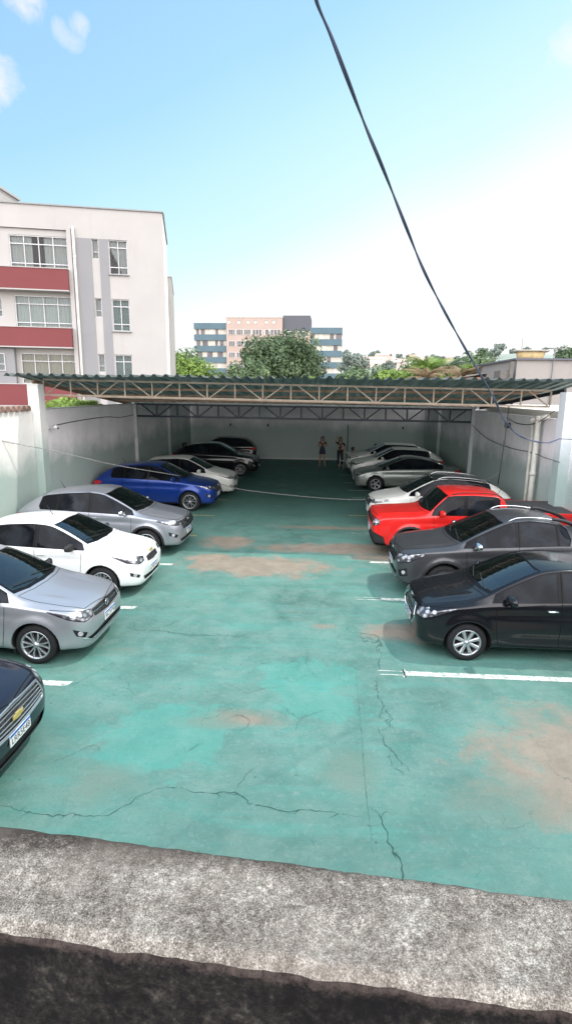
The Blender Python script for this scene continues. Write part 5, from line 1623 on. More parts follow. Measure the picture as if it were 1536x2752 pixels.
for y in (0, 9):
    vs0.append([bm.verts.new((3.4 * cos(a), y, 7.4 + 2.3 * sin(a))) for a in [pi * k / 14 for k in range(15)]])
for k in range(14): bm.faces.new((vs0[0][k], vs0[0][k + 1], vs0[1][k + 1], vs0[1][k]))
bm.faces.new(vs0[0]); add_box(bm, (0, 4.5, 3.7), (6.7, 8.9, 7.4)); bm_obj('barrel_roof', bm, hzm('far_shed', (.22, .24, .25), .3), sd)
rnd = random.Random(11)
hlist = [(22, 262), (27, 270), (33, 258), (38, 266), (43, 262), (30, 285), (46, 280), (52, 268), (60, 275), (18, 255), (68, 262), (-76, 262)]
for i, (x, y) in enumerate(hlist):
    hz0 = hillz(x, y); h_ = empty('hill_house', (x, y, hz0 - 1.5), rnd.uniform(-.4, .4), 'tiny hillside house with orange roof among the far trees', 'house', 'houses on the far hillside')
    wd_, hh = rnd.uniform(4, 7), 4.6 + rnd.uniform(-.3, .8)
    bm = bmesh.new(); add_box(bm, (0, 3, hh / 2), (wd_, 6, hh)); bm_obj('wall', bm, hzm('far_wall%d' % (i % 3), ((.55, .42, .34), (.6, .55, .48), (.45, .28, .2))[i % 3], .3), h_)
    mesh_obj('roof', [(-wd_ / 2 - .3, -.3, hh), (wd_ / 2 + .3, -.3, hh), (wd_ / 2 + .3, 3, hh + 1.2), (-wd_ / 2 - .3, 3, hh + 1.2), (wd_ / 2 + .3, 6.3, hh), (-wd_ / 2 - .3, 6.3, hh)], [(0, 1, 2, 3), (3, 2, 4, 5)], hzm('far_roof', (.45, .24, .15), .3), h_)

# ------------------------------------------------------------------ trees
def leaf_mat(name, dark, mid, light, haze=0.0):
    m, nt, b = new_mat(name)
    v = coords(nt)
    n = noise(nt, v, 1.3, 4, .6); n2 = noise(nt, v, 9.0, 3, .6)
    k = mth(nt, 'ADD', mth(nt, 'MULTIPLY', n, .6), mth(nt, 'MULTIPLY', n2, .4))
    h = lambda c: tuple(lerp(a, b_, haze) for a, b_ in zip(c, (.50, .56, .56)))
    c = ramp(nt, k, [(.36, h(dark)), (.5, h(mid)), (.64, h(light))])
    nt.links.new(c, b.inputs['Base Color']); b.inputs['Roughness'].default_value = .6; b.inputs['Specular IOR Level'].default_value = .3
    tr = nt.nodes.new('ShaderNodeBsdfTranslucent'); nt.links.new(c, tr.inputs[0])
    mx = nt.nodes.new('ShaderNodeMixShader'); mx.inputs[0].default_value = .3
    nt.links.new(b.outputs[0], mx.inputs[1]); nt.links.new(tr.outputs[0], mx.inputs[2]); nt.links.new(mx.outputs[0], nt.nodes['Material Output'].inputs[0])
    return m
BARK = simple('bark', (.10, .075, .055), .9, var=.3, vscale=5)
LF = {'dark': leaf_mat('leaf_dark', (.026, .052, .016), (.060, .110, .032), (.13, .19, .065), .07),
      'mid': leaf_mat('leaf_mid', (.035, .07, .018), (.085, .150, .038), (.18, .26, .075), .12),
      'bright': leaf_mat('leaf_bright', (.06, .11, .012), (.17, .27, .035), (.33, .45, .09), .05),
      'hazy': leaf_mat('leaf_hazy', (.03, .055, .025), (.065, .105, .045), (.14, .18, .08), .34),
      'tan': leaf_mat('leaf_tan', (.12, .08, .03), (.30, .20, .09), (.45, .33, .17), .1)}
def crown_mesh(seed, W_, D_, H_, nclump, nleaf, leaf, mat, zc=0):
    rnd = random.Random(seed); vs = []; fs = []
    cl = []
    for i in range(nclump):
        while True:
            p = Vector((rnd.uniform(-1, 1), rnd.uniform(-1, 1), rnd.uniform(-1, 1)))
            if p.length <= 1: break
        p = p.normalized() * (p.length ** .45) * rnd.uniform(.62, 1.0)
        r = rnd.uniform(.16, .34)
        cl.append((Vector((p.x * W_ / 2 * .84, p.y * D_ / 2 * .84, p.z * H_ / 2 * .84)), r))
    for i in range(nleaf):
        c, r = cl[rnd.randrange(nclump)]
        while True:
            q = Vector((rnd.uniform(-1, 1), rnd.uniform(-1, 1), rnd.uniform(-1, 1)))
            if .2 < q.length <= 1: break
        q = q.normalized() * q.length ** .35
        p = c + Vector((q.x * r * W_ / 2, q.y * r * D_ / 2, q.z * r * H_ / 2 * 1.1)) 
        s = leaf * rnd.uniform(.55, 1.3)
        n = (q + Vector((rnd.uniform(-.7, .7), rnd.uniform(-.7, .7), rnd.uniform(-.2, .9)))).normalized()
        a = n.orthogonal().normalized(); a.rotate(Matrix.Rotation(rnd.uniform(0, 6.28), 3, n)); b = n.cross(a)
        k = len(vs); p.z += zc
        vs += [p - a * s, p - b * s * .45, p + a * s, p + b * s * .45]
        fs.append((k, k + 1, k + 2, k + 3))
    me = bpy.data.meshes.new('crown'); me.from_pydata([tuple(v) for v in vs], [], fs); me.materials.append(mat)
    return me, cl
def trunk_mesh(seed, h, r, cl, zc):
    rnd = random.Random(seed); bm = bmesh.new()
    top = Vector((rnd.uniform(-.3, .3), rnd.uniform(-.3, .3), h * .62))
    add_tube(bm, [(0, 0, -.4), (.05 * h * rnd.uniform(-1, 1), 0, h * .25), top], [r * 1.25, r, r * .7], 8)
    for c, _ in sorted(cl, key=lambda q: rnd.random())[:9]:
        e = c * .8 + Vector((0, 0, zc)); m_ = top.lerp(e, .5) + Vector((0, 0, .1 * h * rnd.uniform(0, 1)))
        add_tube(bm, [top - Vector((0, 0, h * .1 * rnd.random())), m_, e], [r * .55, r * .35, r * .12], 5)
    me = bpy.data.meshes.new('trunk'); bm.to_mesh(me); bm.free(); me.materials.append(BARK)
    return me
TM = {}
def tree(name, loc, W_, H_, zc, kind, label, seed=1, nl=5000, leaf=.22, nclump=40, group=None, key=None, sc=1.0, rz=0.0, r=.2):
    """crown of size W x H centred zc above the ground"""
    k = key or (name, seed, W_, H_, zc, kind)
    if k not in TM:
        me, cl = crown_mesh(seed, W_, W_ * .85, H_, nclump, nl, leaf, LF[kind], zc)
        TM[k] = (me, trunk_mesh(seed + 5, zc, r, cl, zc))
    root = empty(name, loc, rz, label, 'tree', group); root.scale = (sc, sc, sc)
    for nm, m_ in (('crown', TM[k][0]), ('trunk', TM[k][1])):
        link(bpy.data.objects.new(nm, m_), root)
    return root
tree('leafy_tree', (-4.7, 66, 0), 12.2, 9.0, 6.9, 'dark', 'large dense dark green tree in front of the block of flats', 3, 19000, .22, 100, r=.4)
tree('leafy_tree', (-7.7, 60, 0), 5.2, 5.6, 5.3, 'mid', 'lighter green tree at the left foot of the large dark tree', 4, 5000, .20, 34)
tree('leafy_tree', (-9.8, 57, 0), 3.2, 3.0, 4.9, 'mid', 'thin pale bush reaching in front of the beige flats', 12, 1500, .16, 20)
tree('leafy_tree', (-.6, 56, 0), 3.6, 2.4, 4.6, 'bright', 'small bright green bush right below the large dark tree', 14, 1800, .16, 16)
tree('leafy_tree', (-14.6, 62, 0), 7.0, 5.4, 5.6, 'bright', 'bright green tree between the apartment block and the far flats', 5, 5000, .2, 40)
tree('leafy_tree', (-18.5, 75, 0), 8.0, 6.4, 6.8, 'mid', 'rounded tree half hidden behind the apartment block corner', 15, 4500, .22, 40)
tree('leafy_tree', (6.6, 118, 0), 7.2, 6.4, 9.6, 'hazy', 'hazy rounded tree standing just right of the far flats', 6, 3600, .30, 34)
tree('leafy_tree', (3.4, 56, 0), 5.4, 4.0, 4.7, 'mid', 'dull green tree behind the roof, next to the far flats', 7, 4200, .18, 36)
tree('leafy_tree', (6.6, 52, 0), 5.6, 3.2, 4.9, 'bright', 'wide yellow green bush rising just over the roof', 8, 4600, .17, 34)
tree('leafy_tree', (7.6, 64, 0), 6.0, 4.4, 5.3, 'mid', 'mid green tree behind the yellow green bush', 9, 4200, .2, 36)
tree('leafy_tree', (16.8, 62, 0), 4.6, 4.4, 6.6, 'mid', 'upright tree above the stepped cream house', 10, 3600, .2, 34)
tree('leafy_tree', (18.8, 66, 0), 5.2, 4.6, 6.2, 'dark', 'dark spreading tree left of the grey neighbour building', 16, 3600, .2, 34)
tree('leafy_tree', (26.5, 62, 0), 7.0, 4.4, 7.0, 'dark', 'dark green tree over the grey neighbour roof', 11, 5200, .22, 40)
tree('leafy_tree', (30.0, 62, 0), 6.0, 7.0, 8.2, 'dark', 'tall dark tree at the far right edge of the skyline', 17, 5200, .22, 40)
tree('leafy_tree', (14.6, 54, 0), 3.0, 2.8, 5.4, 'tan', 'dry brownish tree right of the palms', 18, 2200, .16, 22)
tree('leafy_tree', (10.9, 50, 0), 2.8, 1.8, 4.9, 'bright', 'low bright green clump between palms and brick house', 19, 1600, .15, 16)
tree('creeper_bush', (-8.9, 19.6, 0), 2.9, .62, 3.46, 'bright', 'yellow green creeper spilling over the top of the left grey wall', 21, 1500, .085, 30, r=.05)
rnd = random.Random(21)
for i in range(46):
    x = rnd.uniform(6, 66); y = rnd.choice((rnd.uniform(200, 262), rnd.uniform(285, 330)))
    tree('hill_tree', (x * y / 170, y, hillz(x * y / 170, y) - 1.2), 7.0, 5.0, 4.0, 'hazy', 'small hazy tree on the far hillside', 30 + i % 3, 1300, .42, 18, 'trees on the far hillside', key=('h', i % 3), sc=rnd.uniform(.7, 1.2), rz=rnd.uniform(0, 6))
for i in range(8):
    x = -75 + i * 2.6; y = rnd.uniform(200, 250)
    tree('hill_tree', (x, y, hillz(x, y) - 1.2), 7, 5, 4, 'hazy', 'small hazy tree on the far hillside', 30 + i % 3, 1300, .42, 18, 'trees on the far hillside', key=('h', i % 3), sc=rnd.uniform(.8, 1.3), rz=rnd.uniform(0, 6))
def palm(loc, h, rf, nf, kinds, label, seed):
    rnd = random.Random(seed); root = empty('palm_tree', loc, 0, label, 'palm')
    bm = bmesh.new(); add_tube(bm, [(0, 0, -.2), (.1, 0, h * .5), (0, .1, h)], [.2, .15, .13], 8); bm_obj('trunk', bm, BARK, root, True)
    byk = {}
    for i in range(nf):
        a = rnd.uniform(0, 2 * pi); el = rnd.uniform(.15, 1.42); L_ = rf * rnd.uniform(.8, 1.15)
        k = kinds[0] if el > .7 or len(kinds) == 1 else rnd.choice(kinds)
        vs, fs = byk.setdefault(k, ([], []))
        d = Vector((cos(a), sin(a), 0)); P = []
        for t in [q / 12 for q in range(13)]:
            P.append(Vector((0, 0, h)) + d * L_ * (t * cos(el * (1 - t * .5))) + Vector((0, 0, L_ * (sin(el) * t - .55 * t * t))))
        s_ = d.cross(Vector((0, 0, 1)))
        for j in range(1, 13):
            p = P[j]; tg = (P[j] - P[j - 1]).normalized(); ll = L_ * .30 * sin(pi * min(.97, j / 12 * .9 + .08))
            for sg in (-1, 1):
                for off in (0, .5):
                    q = P[j - 1].lerp(p, off); e = q + (s_ * sg * .8 + tg * .5 + Vector((0, 0, -.45))) * ll
                    n = len(vs); wv = tg * .028 * rf / 2
                    vs += [q - wv, q + wv, e]; fs.append((n, n + 1, n + 2))
        for j in range(12):
            n = len(vs); vs += [P[j] - s_ * .025, P[j] + s_ * .025, P[j + 1] + s_ * .02, P[j + 1] - s_ * .02]; fs.append((n, n + 1, n + 2, n + 3))
    for k, (vs, fs) in byk.items(): mesh_obj('fronds', vs, fs, LF[k], root)
tree('leafy_tree', (9.6, 58, 0), 5.4, 4.4, 5.5, 'mid', 'mid green tree showing just left of the palm clump', 22, 4200, .18, 36)
tree('leafy_tree', (13.0, 60, 0), 6.0, 4.0, 5.6, 'mid', 'broad tree filling the gap behind the palms', 23, 4200, .18, 36)
tree('leafy_tree', (20.5, 70, 0), 6.4, 4.0, 6.0, 'mid', 'broad low tree behind the brick house', 25, 3600, .2, 34)
palm((8.2, 44.5, 0), 5.75, 2.5, 26, ['bright'], 'green palm with fan of upright fronds, leftmost of the palm clump', 1)
palm((9.9, 45.5, 0), 5.85, 2.4, 26, ['mid'], 'green palm with arching fronds at the centre of the clump', 2)
palm((7.6, 41.5, 0), 5.0, 2.1, 26, ['tan'], 'dried pinkish tan palm at the left of the clump', 3)
palm((10.2, 42, 0), 5.1, 2.2, 26, ['tan', 'bright'], 'palm with orange dried fronds in front of the green palms', 4)
palm((11.6, 43, 0), 5.3, 2.2, 26, ['bright', 'tan'], 'yellow green palm right of the orange fronds', 5)
palm((13.2, 44, 0), 5.3, 2.1, 26, ['mid', 'tan'], 'low palm with brown tips at the right of the clump', 6)
# ------------------------------------------------------------------ people and things at the far end
def skin_body(name, pts, edges, mat, parent, root=0, sub=2):
    me = bpy.data.meshes.new(name)
    me.from_pydata([p[:3] for p in pts], edges, [])
    o = bpy.data.objects.new(name, me); COL.objects.link(o)
    md = o.modifiers.new('s', 'SKIN'); md.use_smooth_shade = True
    for i, p in enumerate(pts):
        sv = me.skin_vertices[0].data[i]; r = p[3]; sv.radius = (r, p[4] if len(p) > 4 else r); sv.use_root = (i == root)
    m2 = o.modifiers.new('b', 'SUBSURF'); m2.levels = sub; m2.render_levels = sub
    bpy.context.view_layer.update()
    dg = bpy.context.evaluated_depsgraph_get()
    me2 = bpy.data.meshes.new_from_object(o.evaluated_get(dg)); bpy.data.objects.remove(o)
    me2.materials.clear(); me2.materials.append(mat)
    for p in me2.polygons: p.use_smooth = True
    return link(bpy.data.objects.new(name, me2), parent)
SKIN = simple('skin', (.42, .25, .18), .6); HAIR = simple('hair_black', (.012, .010, .010), .6)
def cloth(n, c): return simple(n, c, .85, var=.15, vscale=8)
def person(loc, rz, label, P, top, bottom, hair='long', skirt=False, group=None):
    """P: joint dict in metres, x right, y forward(the way they face is +y)"""
    root = empty('person', loc, rz, label, 'person', group)
    J = dict(pelvis=(0, 0, .92), waist=(0, 0, 1.04), chest=(0, 0, 1.24), neck=(0, 0, 1.38), chin=(0, .01, 1.44), head=(0, .01, 1.53), crown=(0, 0, 1.61),
             shL=(-.16, 0, 1.33), shR=(.16, 0, 1.33), elL=(-.22, 0, 1.08), elR=(.22, 0, 1.08), wrL=(-.23, .05, .86), wrR=(.23, .05, .86),
             hiL=(-.085, 0, .88), hiR=(.085, 0, .88), knL=(-.095, .01, .48), knR=(.095, .01, .48), anL=(-.10, -.01, .08), anR=(.10, -.01, .08), toL=(-.11, .14, .03), toR=(.11, .14, .03))
    J.update(P)
    R_ = dict(pelvis=(.125, .10), waist=(.105, .085), chest=(.125, .09), neck=(.045, .045), chin=(.055, .065), head=(.072, .088), crown=(.045, .055), shL=(.05, .05), shR=(.05, .05), elL=(.036,), elR=(.036,), wrL=(.024,), wrR=(.024,),
              hiL=(.085,), hiR=(.085,), knL=(.052,), knR=(.052,), anL=(.034,), anR=(.034,), toL=(.03,), toR=(.03,))
    E_ = [('pelvis', 'waist'), ('waist', 'chest'), ('chest', 'neck'), ('neck', 'chin'), ('chin', 'head'), ('head', 'crown'), ('chest', 'shL'), ('chest', 'shR'), ('shL', 'elL'), ('elL', 'wrL'), ('shR', 'elR'), ('elR', 'wrR'),
          ('pelvis', 'hiL'), ('pelvis', 'hiR'), ('hiL', 'knL'), ('knL', 'anL'), ('anL', 'toL'), ('hiR', 'knR'), ('knR', 'anR'), ('anR', 'toR')]
    names = list(J); pts = [tuple(J[n]) + tuple(R_[n]) for n in names]; edges = [(names.index(a), names.index(b)) for a, b in E_]
    # hands: palm with five fingers
    for s, wr_, el_ in (('L', 'wrL', 'elL'), ('R', 'wrR', 'elR')):
        w = Vector(J[wr_]); d = (w - Vector(J[el_])).normalized(); side = d.cross(Vector((0, 1, 0)) if abs(d.y) < .8 else Vector((1, 0, 0))).normalized()
        pi_ = len(pts); pts.append(tuple(w + d * .05) + (.028, .016)); edges.append((names.index(wr_), pi_))
        for k, (o_, L_) in enumerate(((-.026, .060), (-.009, .072), (.009, .068), (.026, .052))):
            b_ = w + d * .085 + side * o_; a_ = len(pts)
            pts.append(tuple(b_) + (.0085,)); pts.append(tuple(b_ + d * L_ * .55 + Vector((0, .006, 0))) + (.0075,)); pts.append(tuple(b_ + d * L_ + Vector((0, .018, 0))) + (.0065,))
            edges += [(pi_, a_), (a_, a_ + 1), (a_ + 1, a_ + 2)]
        t_ = len(pts); pts.append(tuple(w + d * .045 + side * -.042) + (.010,)); pts.append(tuple(w + d * .08 + side * -.055) + (.008,)); edges += [(pi_, t_), (t_, t_ + 1)]
    skin_body('body', pts, edges, SKIN, root, 0, 1)
    g = lambda n, k=0.0: tuple(J[n]) + tuple(r + k for r in R_[n])
    # clothing shells a little larger than the body
    def garment(nm, ch, mat, k=.012):
        ns = []; es = []
        for path in ch:
            for a, b in zip(path[:-1], path[1:]):
                for q in (a, b):
                    if q not in ns: ns.append(q)
                es.append((ns.index(a), ns.index(b)))
        skin_body(nm, [(tuple(Vector(J[q.split('>')[0]]).lerp(Vector(J[q.split('>')[1]]), float(q.split('>')[2]))) + tuple(r + k for r in R_[q.split('>')[1 if float(q.split('>')[2]) > .5 else 0]])) if '>' in q else g(q, k) for q in ns], es, mat, root, 0, 1)
    garment('top', [['pelvis', 'waist', 'chest', 'chest>neck>.6'], ['chest', 'shL', 'shL>elL>.' + ('9' if not skirt else '2')], ['chest', 'shR', 'shR>elR>.' + ('9' if not skirt else '2')]], top)
    if skirt:
        bm = bmesh.new(); c = Vector(J['pelvis']); add_lathe(bm, [(.118, .13), (.150, .02), (.172, -.10), (.180, -.24), (.165, -.245), (.10, .1)], 20, Matrix.Translation(c) @ Matrix.Diagonal((1, .78, 1, 1))); bm_obj('skirt', bm, bottom, root, True)
        bm = bmesh.new()
        for s in 'LR': add_tube(bm, [Vector(J['an' + s]) + Vector((0, -.05, -.055)), Vector(J['to' + s]) + Vector((0, .02, -.005))], [.035, .03], 8)
        bm_obj('shoes', bm, simple('shoe_pale', (.4, .38, .35), .7), root, True)
    else:
        garment('trousers', [['pelvis', 'hiL', 'knL', 'knL>anL>.9'], ['pelvis', 'hiR', 'knR', 'knR>anR>.9']], bottom, .014)
        bm = bmesh.new()
        for s in 'LR': add_tube(bm, [Vector(J['an' + s]) + Vector((0, -.06, -.04)), Vector(J['to' + s]) + Vector((0, .02, 0))], [.042, .036], 8)
        bm_obj('shoes', bm, simple('shoe_dark', (.03, .03, .03), .7), root, True)
    hd = Vector(J['head'])
    bm = bmesh.new(); r_ = bmesh.ops.create_uvsphere(bm, u_segments=18, v_segments=12, radius=1)
    for v in r_['verts']:
        q = v.co.copy(); lowk = 1.0
        y_ = q.y * .105 - .012
        if q.y > .35 and q.z < .45: y_ = -.012 + q.y * .05
        zz = q.z * .115 + .025
        if hair == 'long' and q.z < 0 and q.y < .3: zz = q.z * .38 + .02; y_ = q.y * .07 - .045
        v.co = hd + Vector((q.x * (.092 if not (hair == 'long' and q.z < 0) else .105), y_, zz))
    bm_obj('hair', bm, HAIR, root, True)
    bm = bmesh.new()
    for sx in (-1, 1): add_lathe(bm, [(0, .004), (.010, .002), (.011, 0)], 8, Matrix.Translation(hd + Vector((sx * .030, .092, .0))) @ Matrix.Rotation(radians(-90), 4, 'X'))
    add_tube(bm, [hd + Vector((-.022, .094, -.055)), hd + Vector((.022, .094, -.055))], .004, 5)
    bm_obj('face_features', bm, HAIR, root)
    bm = bmesh.new(); add_tube(bm, [hd + Vector((0, .088, .005)), hd + Vector((0, .110, -.028)), hd + Vector((0, .088, -.034))], [.006, .011, .006], 6); bm_obj('nose', bm, SKIN, root, True)
    return root
woman = person((.20, 30.7, 0), pi, 'woman standing in short navy dress with long dark hair, holding up a phone', dict(elL=(-.27, .02, 1.12), wrL=(-.16, .20, 1.20), elR=(.26, .02, 1.10), wrR=(.12, .22, 1.20), anL=(-.15, 0, .08), toL=(-.17, .13, .03), anR=(.15, 0, .08), toR=(.17, .13, .03), knL=(-.12, .01, .48), knR=(.12, .01, .48)),
               cloth('dress_navy', (.035, .035, .06)), cloth('dress_navy', (.035, .035, .06)), 'long', True)
bm = bmesh.new(); add_box(bm, (0, 0, 0), (.075, .012, .15), bev=.004); tag(bm_obj('phone', bm, GLOSSB, loc=(.36, 30.45, 1.32), rot=(.3, 0, .2)), 'dark phone held up by the woman in the navy dress', 'phone')
person((1.18, 30.5, 0), pi, 'person standing in black clothes with one hand raised beside their head', dict(elL=(-.27, .03, 1.12), wrL=(-.20, .10, .90), elR=(.28, .04, 1.38), wrR=(.20, .08, 1.60), anL=(-.12, .08, .08), toL=(-.13, .22, .03), knL=(-.11, .06, .49)), cloth('cloth_black', (.015, .015, .018)), cloth('cloth_black', (.015, .015, .018)), 'long')
seatJ = dict(pelvis=(0, 0, .50), waist=(0, .01, .62), chest=(0, .02, .82), neck=(0, .02, .97), chin=(0, .03, 1.03), head=(0, .03, 1.12), crown=(0, .02, 1.20), shL=(-.17, .02, .92), shR=(.17, .02, .92), elL=(-.22, .10, .70), elR=(.22, .10, .70), wrL=(-.14, .32, .78), wrR=(.14, .32, .78),
             hiL=(-.09, .04, .48), hiR=(.09, .04, .48), knL=(-.12, .44, .50), knR=(.12, .44, .50), anL=(-.12, .46, .08), anR=(.12, .46, .08), toL=(-.12, .60, .03), toR=(.12, .60, .03))
person((1.78, 29.2, 0), radians(-60), 'person seated at the table with round dark hair, back toward the lot', seatJ, cloth('cloth_slate', (.05, .055, .07)), cloth('cloth_black', (.015, .015, .018)), 'short')
person((3.18, 31.3, 0), radians(150), 'person in dark top seated behind the white car bonnets near the wall', dict(seatJ, wrL=(-.10, .34, .80)), cloth('cloth_brown', (.04, .03, .03)), cloth('cloth_black', (.015, .015, .018)), 'short')
TBL = simple('table_dark', (.03, .032, .038), .5)
tb = empty('folding_table', (2.45, 30.2, 0), 0, 'long dark folding table between the two seated people', 'table')
bm = bmesh.new(); add_box(bm, (0, 0, .74), (1.5, .65, .04), bev=.01); bm_obj('tabletop', bm, TBL, tb)
for sx in (-1, 1):
    for sy in (-1, 1):
        bm = bmesh.new(); add_tube(bm, [(sx * .66, sy * .26, 0), (sx * .62, sy * .24, .72)], .016, 6); bm_obj('leg', bm, TBL, tb)
lp = empty('laptop', (2.75, 30.15, .76), radians(200), 'open black laptop on the dark table', 'laptop')
bm = bmesh.new(); add_box(bm, (0, 0, .012), (.36, .25, .02), bev=.004); bm_obj('keyboard_base', bm, GLOSSB, lp)
bm = bmesh.new(); add_box(bm, (0, -.14, .13), (.36, .012, .24), bev=.003); bm_obj('screen', bm, GLOSSB, lp)
def chair(loc, rz, label, mat, seated=True):
    r = empty('plastic_chair', loc, rz, label, 'chair')
    bm = bmesh.new(); add_box(bm, (0, 0, .42), (.44, .44, .03), bev=.012); bm_obj('seat', bm, mat, r)
    bm = bmesh.new()
    for k in range(5): add_box(bm, (-.17 + k * .085, -.235, .64), (.045, .02, .40), bev=.006)
    add_box(bm, (0, -.24, .85), (.42, .028, .06), bev=.01); bm_obj('backrest', bm, mat, r)
    for sx in (-1, 1):
        for sy in (-1, 1):
            bm = bmesh.new(); add_tube(bm, [(sx * .22, sy * .22, 0), (sx * .18, sy * .18, .41)], .017, 6); bm_obj('leg', bm, mat, r)
WPL = simple('plastic_white', (.6, .6, .6), .5)
chair((1.76, 29.15, 0), radians(-60), 'dark chair under the person with round dark hair', TBL); chair((3.19, 31.33, 0), radians(150), 'dark chair under the person near the far wall', TBL)
chair((1.42, 29.9, 0), radians(120), 'empty white slatted chair at the left end of the table', WPL)
pl = pipe_thing('leaning_pole', 'thin dark pole standing against the far wall beside the table', 'pole', [([(1.72, 33.3, 0), (1.72, 33.55, 2.15)], .025)], CB)
# motorcycle in the far left corner
mc = empty('motorcycle', (-7.30, 28.75, 0), radians(8), 'black motorcycle in the dark left corner, its mirrors and handlebar showing', 'motorcycle')
MB = simple('moto_black', (.02, .02, .022), .35); 
for x in (-.68, .68):
    bm = bmesh.new(); add_lathe(bm, [(.31, -.045), (.31, .045), (.27, .055), (.24, .04), (.24, -.04), (.27, -.055)], 28, Matrix.Translation((x, 0, .31)) @ Matrix.Rotation(radians(90), 4, 'X'), close=True); w_ = bm_obj('wheel', bm, RUBBER, mc, True)
    bm = bmesh.new(); add_lathe(bm, [(0, .05), (.05, .05), (.05, -.05), (0, -.05)], 12, Matrix.Translation((x, 0, .31)) @ Matrix.Rotation(radians(90), 4, 'X'))
    for k in range(6): a = pi / 3 * k; add_bar(bm, (x, 0, .31), (x + .24 * cos(a), 0, .31 + .24 * sin(a)), .02, .02)
    bm_obj('rim', bm, RIMSIL, w_)
bm = bmesh.new(); add_tube(bm, [(.68, .09, .31), (.46, .09, .95)], .022, 8); add_tube(bm, [(.68, -.09, .31), (.46, -.09, .95)], .022, 8); bm_obj('fork', bm, CHROME, mc, True)
skin_body('fuel_tank', [(.30, 0, .84, .12, .10), (.10, 0, .88, .16, .13), (-.12, 0, .82, .10, .08)], [(0, 1), (1, 2)], MB, mc)
skin_body('saddle', [(-.10, 0, .80, .10, .04), (-.40, 0, .82, .13, .05), (-.72, 0, .90, .09, .04)], [(0, 1), (1, 2)], RUBBER, mc)
skin_body('engine', [(.18, 0, .42, .14, .14), (-.08, 0, .42, .15, .15), (.06, 0, .60, .10, .10)], [(0, 1), (1, 2)], simple('engine_grey', (.12, .12, .12), .5, metal=.6), mc)
bm = bmesh.new(); add_bar(bm, (.45, 0, .90), (-.1, 0, .70), .05, .07); add_bar(bm, (-.1, 0, .7), (-.68, 0, .31), .05, .05); add_bar(bm, (.42, 0, .85), (.15, 0, .30), .05, .05); bm_obj('frame', bm, MB, mc)
bm = bmesh.new(); add_tube(bm, [(.34, -.36, 1.06), (.40, -.18, 1.02), (.46, 0, 1.0), (.40, .18, 1.02), (.34, .36, 1.06)], .014, 8); add_tube(bm, [(.34, .36, 1.06), (.32, .42, 1.07)], .02, 8); add_tube(bm, [(.34, -.36, 1.06), (.32, -.42, 1.07)], .02, 8); bm_obj('handlebar', bm, MB, mc, True)
for s in (-1, 1):
    bm = bmesh.new(); add_tube(bm, [(.38, s * .22, 1.03), (.34, s * .30, 1.24)], .008, 6); M = Matrix.Translation((.33, s * .32, 1.29)) @ Matrix.Rotation(radians(80), 4, 'Y'); add_lathe(bm, [(0, .02), (.05, .018), (.07, 0), (0, -.01)], 14, M @ Matrix.Diagonal((.75, 1.1, 1, 1))); bm_obj('mirror', bm, MB, mc, True)
bm = bmesh.new(); add_lathe(bm, [(0, .10), (.07, .09), (.095, .04), (.08, -.05), (0, -.09)], 16, Matrix.Translation((.54, 0, .93)) @ Matrix.Rotation(radians(90), 4, 'Y')); bm_obj('headlight', bm, simple('lamp_moto', (.5, .5, .52), .15), mc, True)
bm = bmesh.new(); add_tube(bm, [(.1, -.14, .28), (-.3, -.16, .26), (-.85, -.18, .42)], [.03, .04, .05], 10); bm_obj('exhaust', bm, CHROME, mc, True)
bm = bmesh.new(); add_lathe(bm, [(0, .17), (.09, .15), (.135, .06), (.14, -.03), (.12, -.10), (.10, -.12)], 18, Matrix.Translation((.33, -.36, 1.20))); tag(bm_obj('helmet', bm, MB, smooth=True, loc=(-7.30, 28.75, .06)), 'round black helmet hanging on the motorcycle handlebar', 'helmet')
# ------------------------------------------------------------------ the parked cars
P_BLK = car_paint('paint_black', (.006, .006, .008), 0, .22, .008); P_NAVBLK = car_paint('paint_blueblack', (.007, .009, .020), .0, .22, .012)
P_SIL = car_paint('paint_silver', (.42, .43, .46), .65, .32, .12); P_SIL2 = car_paint('paint_silver_cool', (.33, .345, .38), .65, .32, .12)
P_WHT = car_paint('paint_white', (.78, .79, .78), 0, .3, .08); P_WHT2 = car_paint('paint_white_warm', (.66, .67, .62), 0, .3, .12)
P_BLU = car_paint('paint_blue', (.006, .035, .22), .35, .28, .04); P_GRY = car_paint('paint_graphite', (.060, .062, .067), .45, .3, .04)
P_RED = car_paint('paint_red', (.58, .012, .010), 0, .28, .03); P_GRN = car_paint('paint_greygreen', (.20, .22, .205), .6, .34, .12)
ROOFK = simple('roof_black', (.025, .025, .027), .25, coat=.6)
SUVB = dict(L=4.30, W=1.78, H=1.60, Hf=1.53, Hr=1.50, dp=2.35, wb=2.61, fo=.85, wr=.335, zc=1.08, zh=.90, b1=.98, b2=1.08, dc=1.10, df=1.92, dr=3.45, db=4.05, zd=1.14, zt=1.08, dB=2.28, dC=3.10, gend=3.58, gendz=.08, gc=.22, suv=True,
    lamp=((.54, -.03), (.56, -.14), (.95, -.13), (1.40, -.02), (1.34, .01), (.9, .0)), fog=((.78, -.37), (1.10, -.28), (1.08, -.37), (.84, -.44)),
    grille=((0, -.06), (.62, -.06), (.50, -.26), (0, -.28)), bars=1, intake=((0, -.50), (.68, -.48), (.60, -.57), (0, -.58)))
def car(nose, y, left, paint, label, skew=0.0, base=None, **kw):
    S = dict(base or {}); S.update(kw); L = S.get('L', DEF['L'])
    rz = (0 if left else pi) + radians(skew)
    return build_car('parked_car', (nose + (-L / 2 if left else L / 2), y, 0), rz, paint, label, **S)
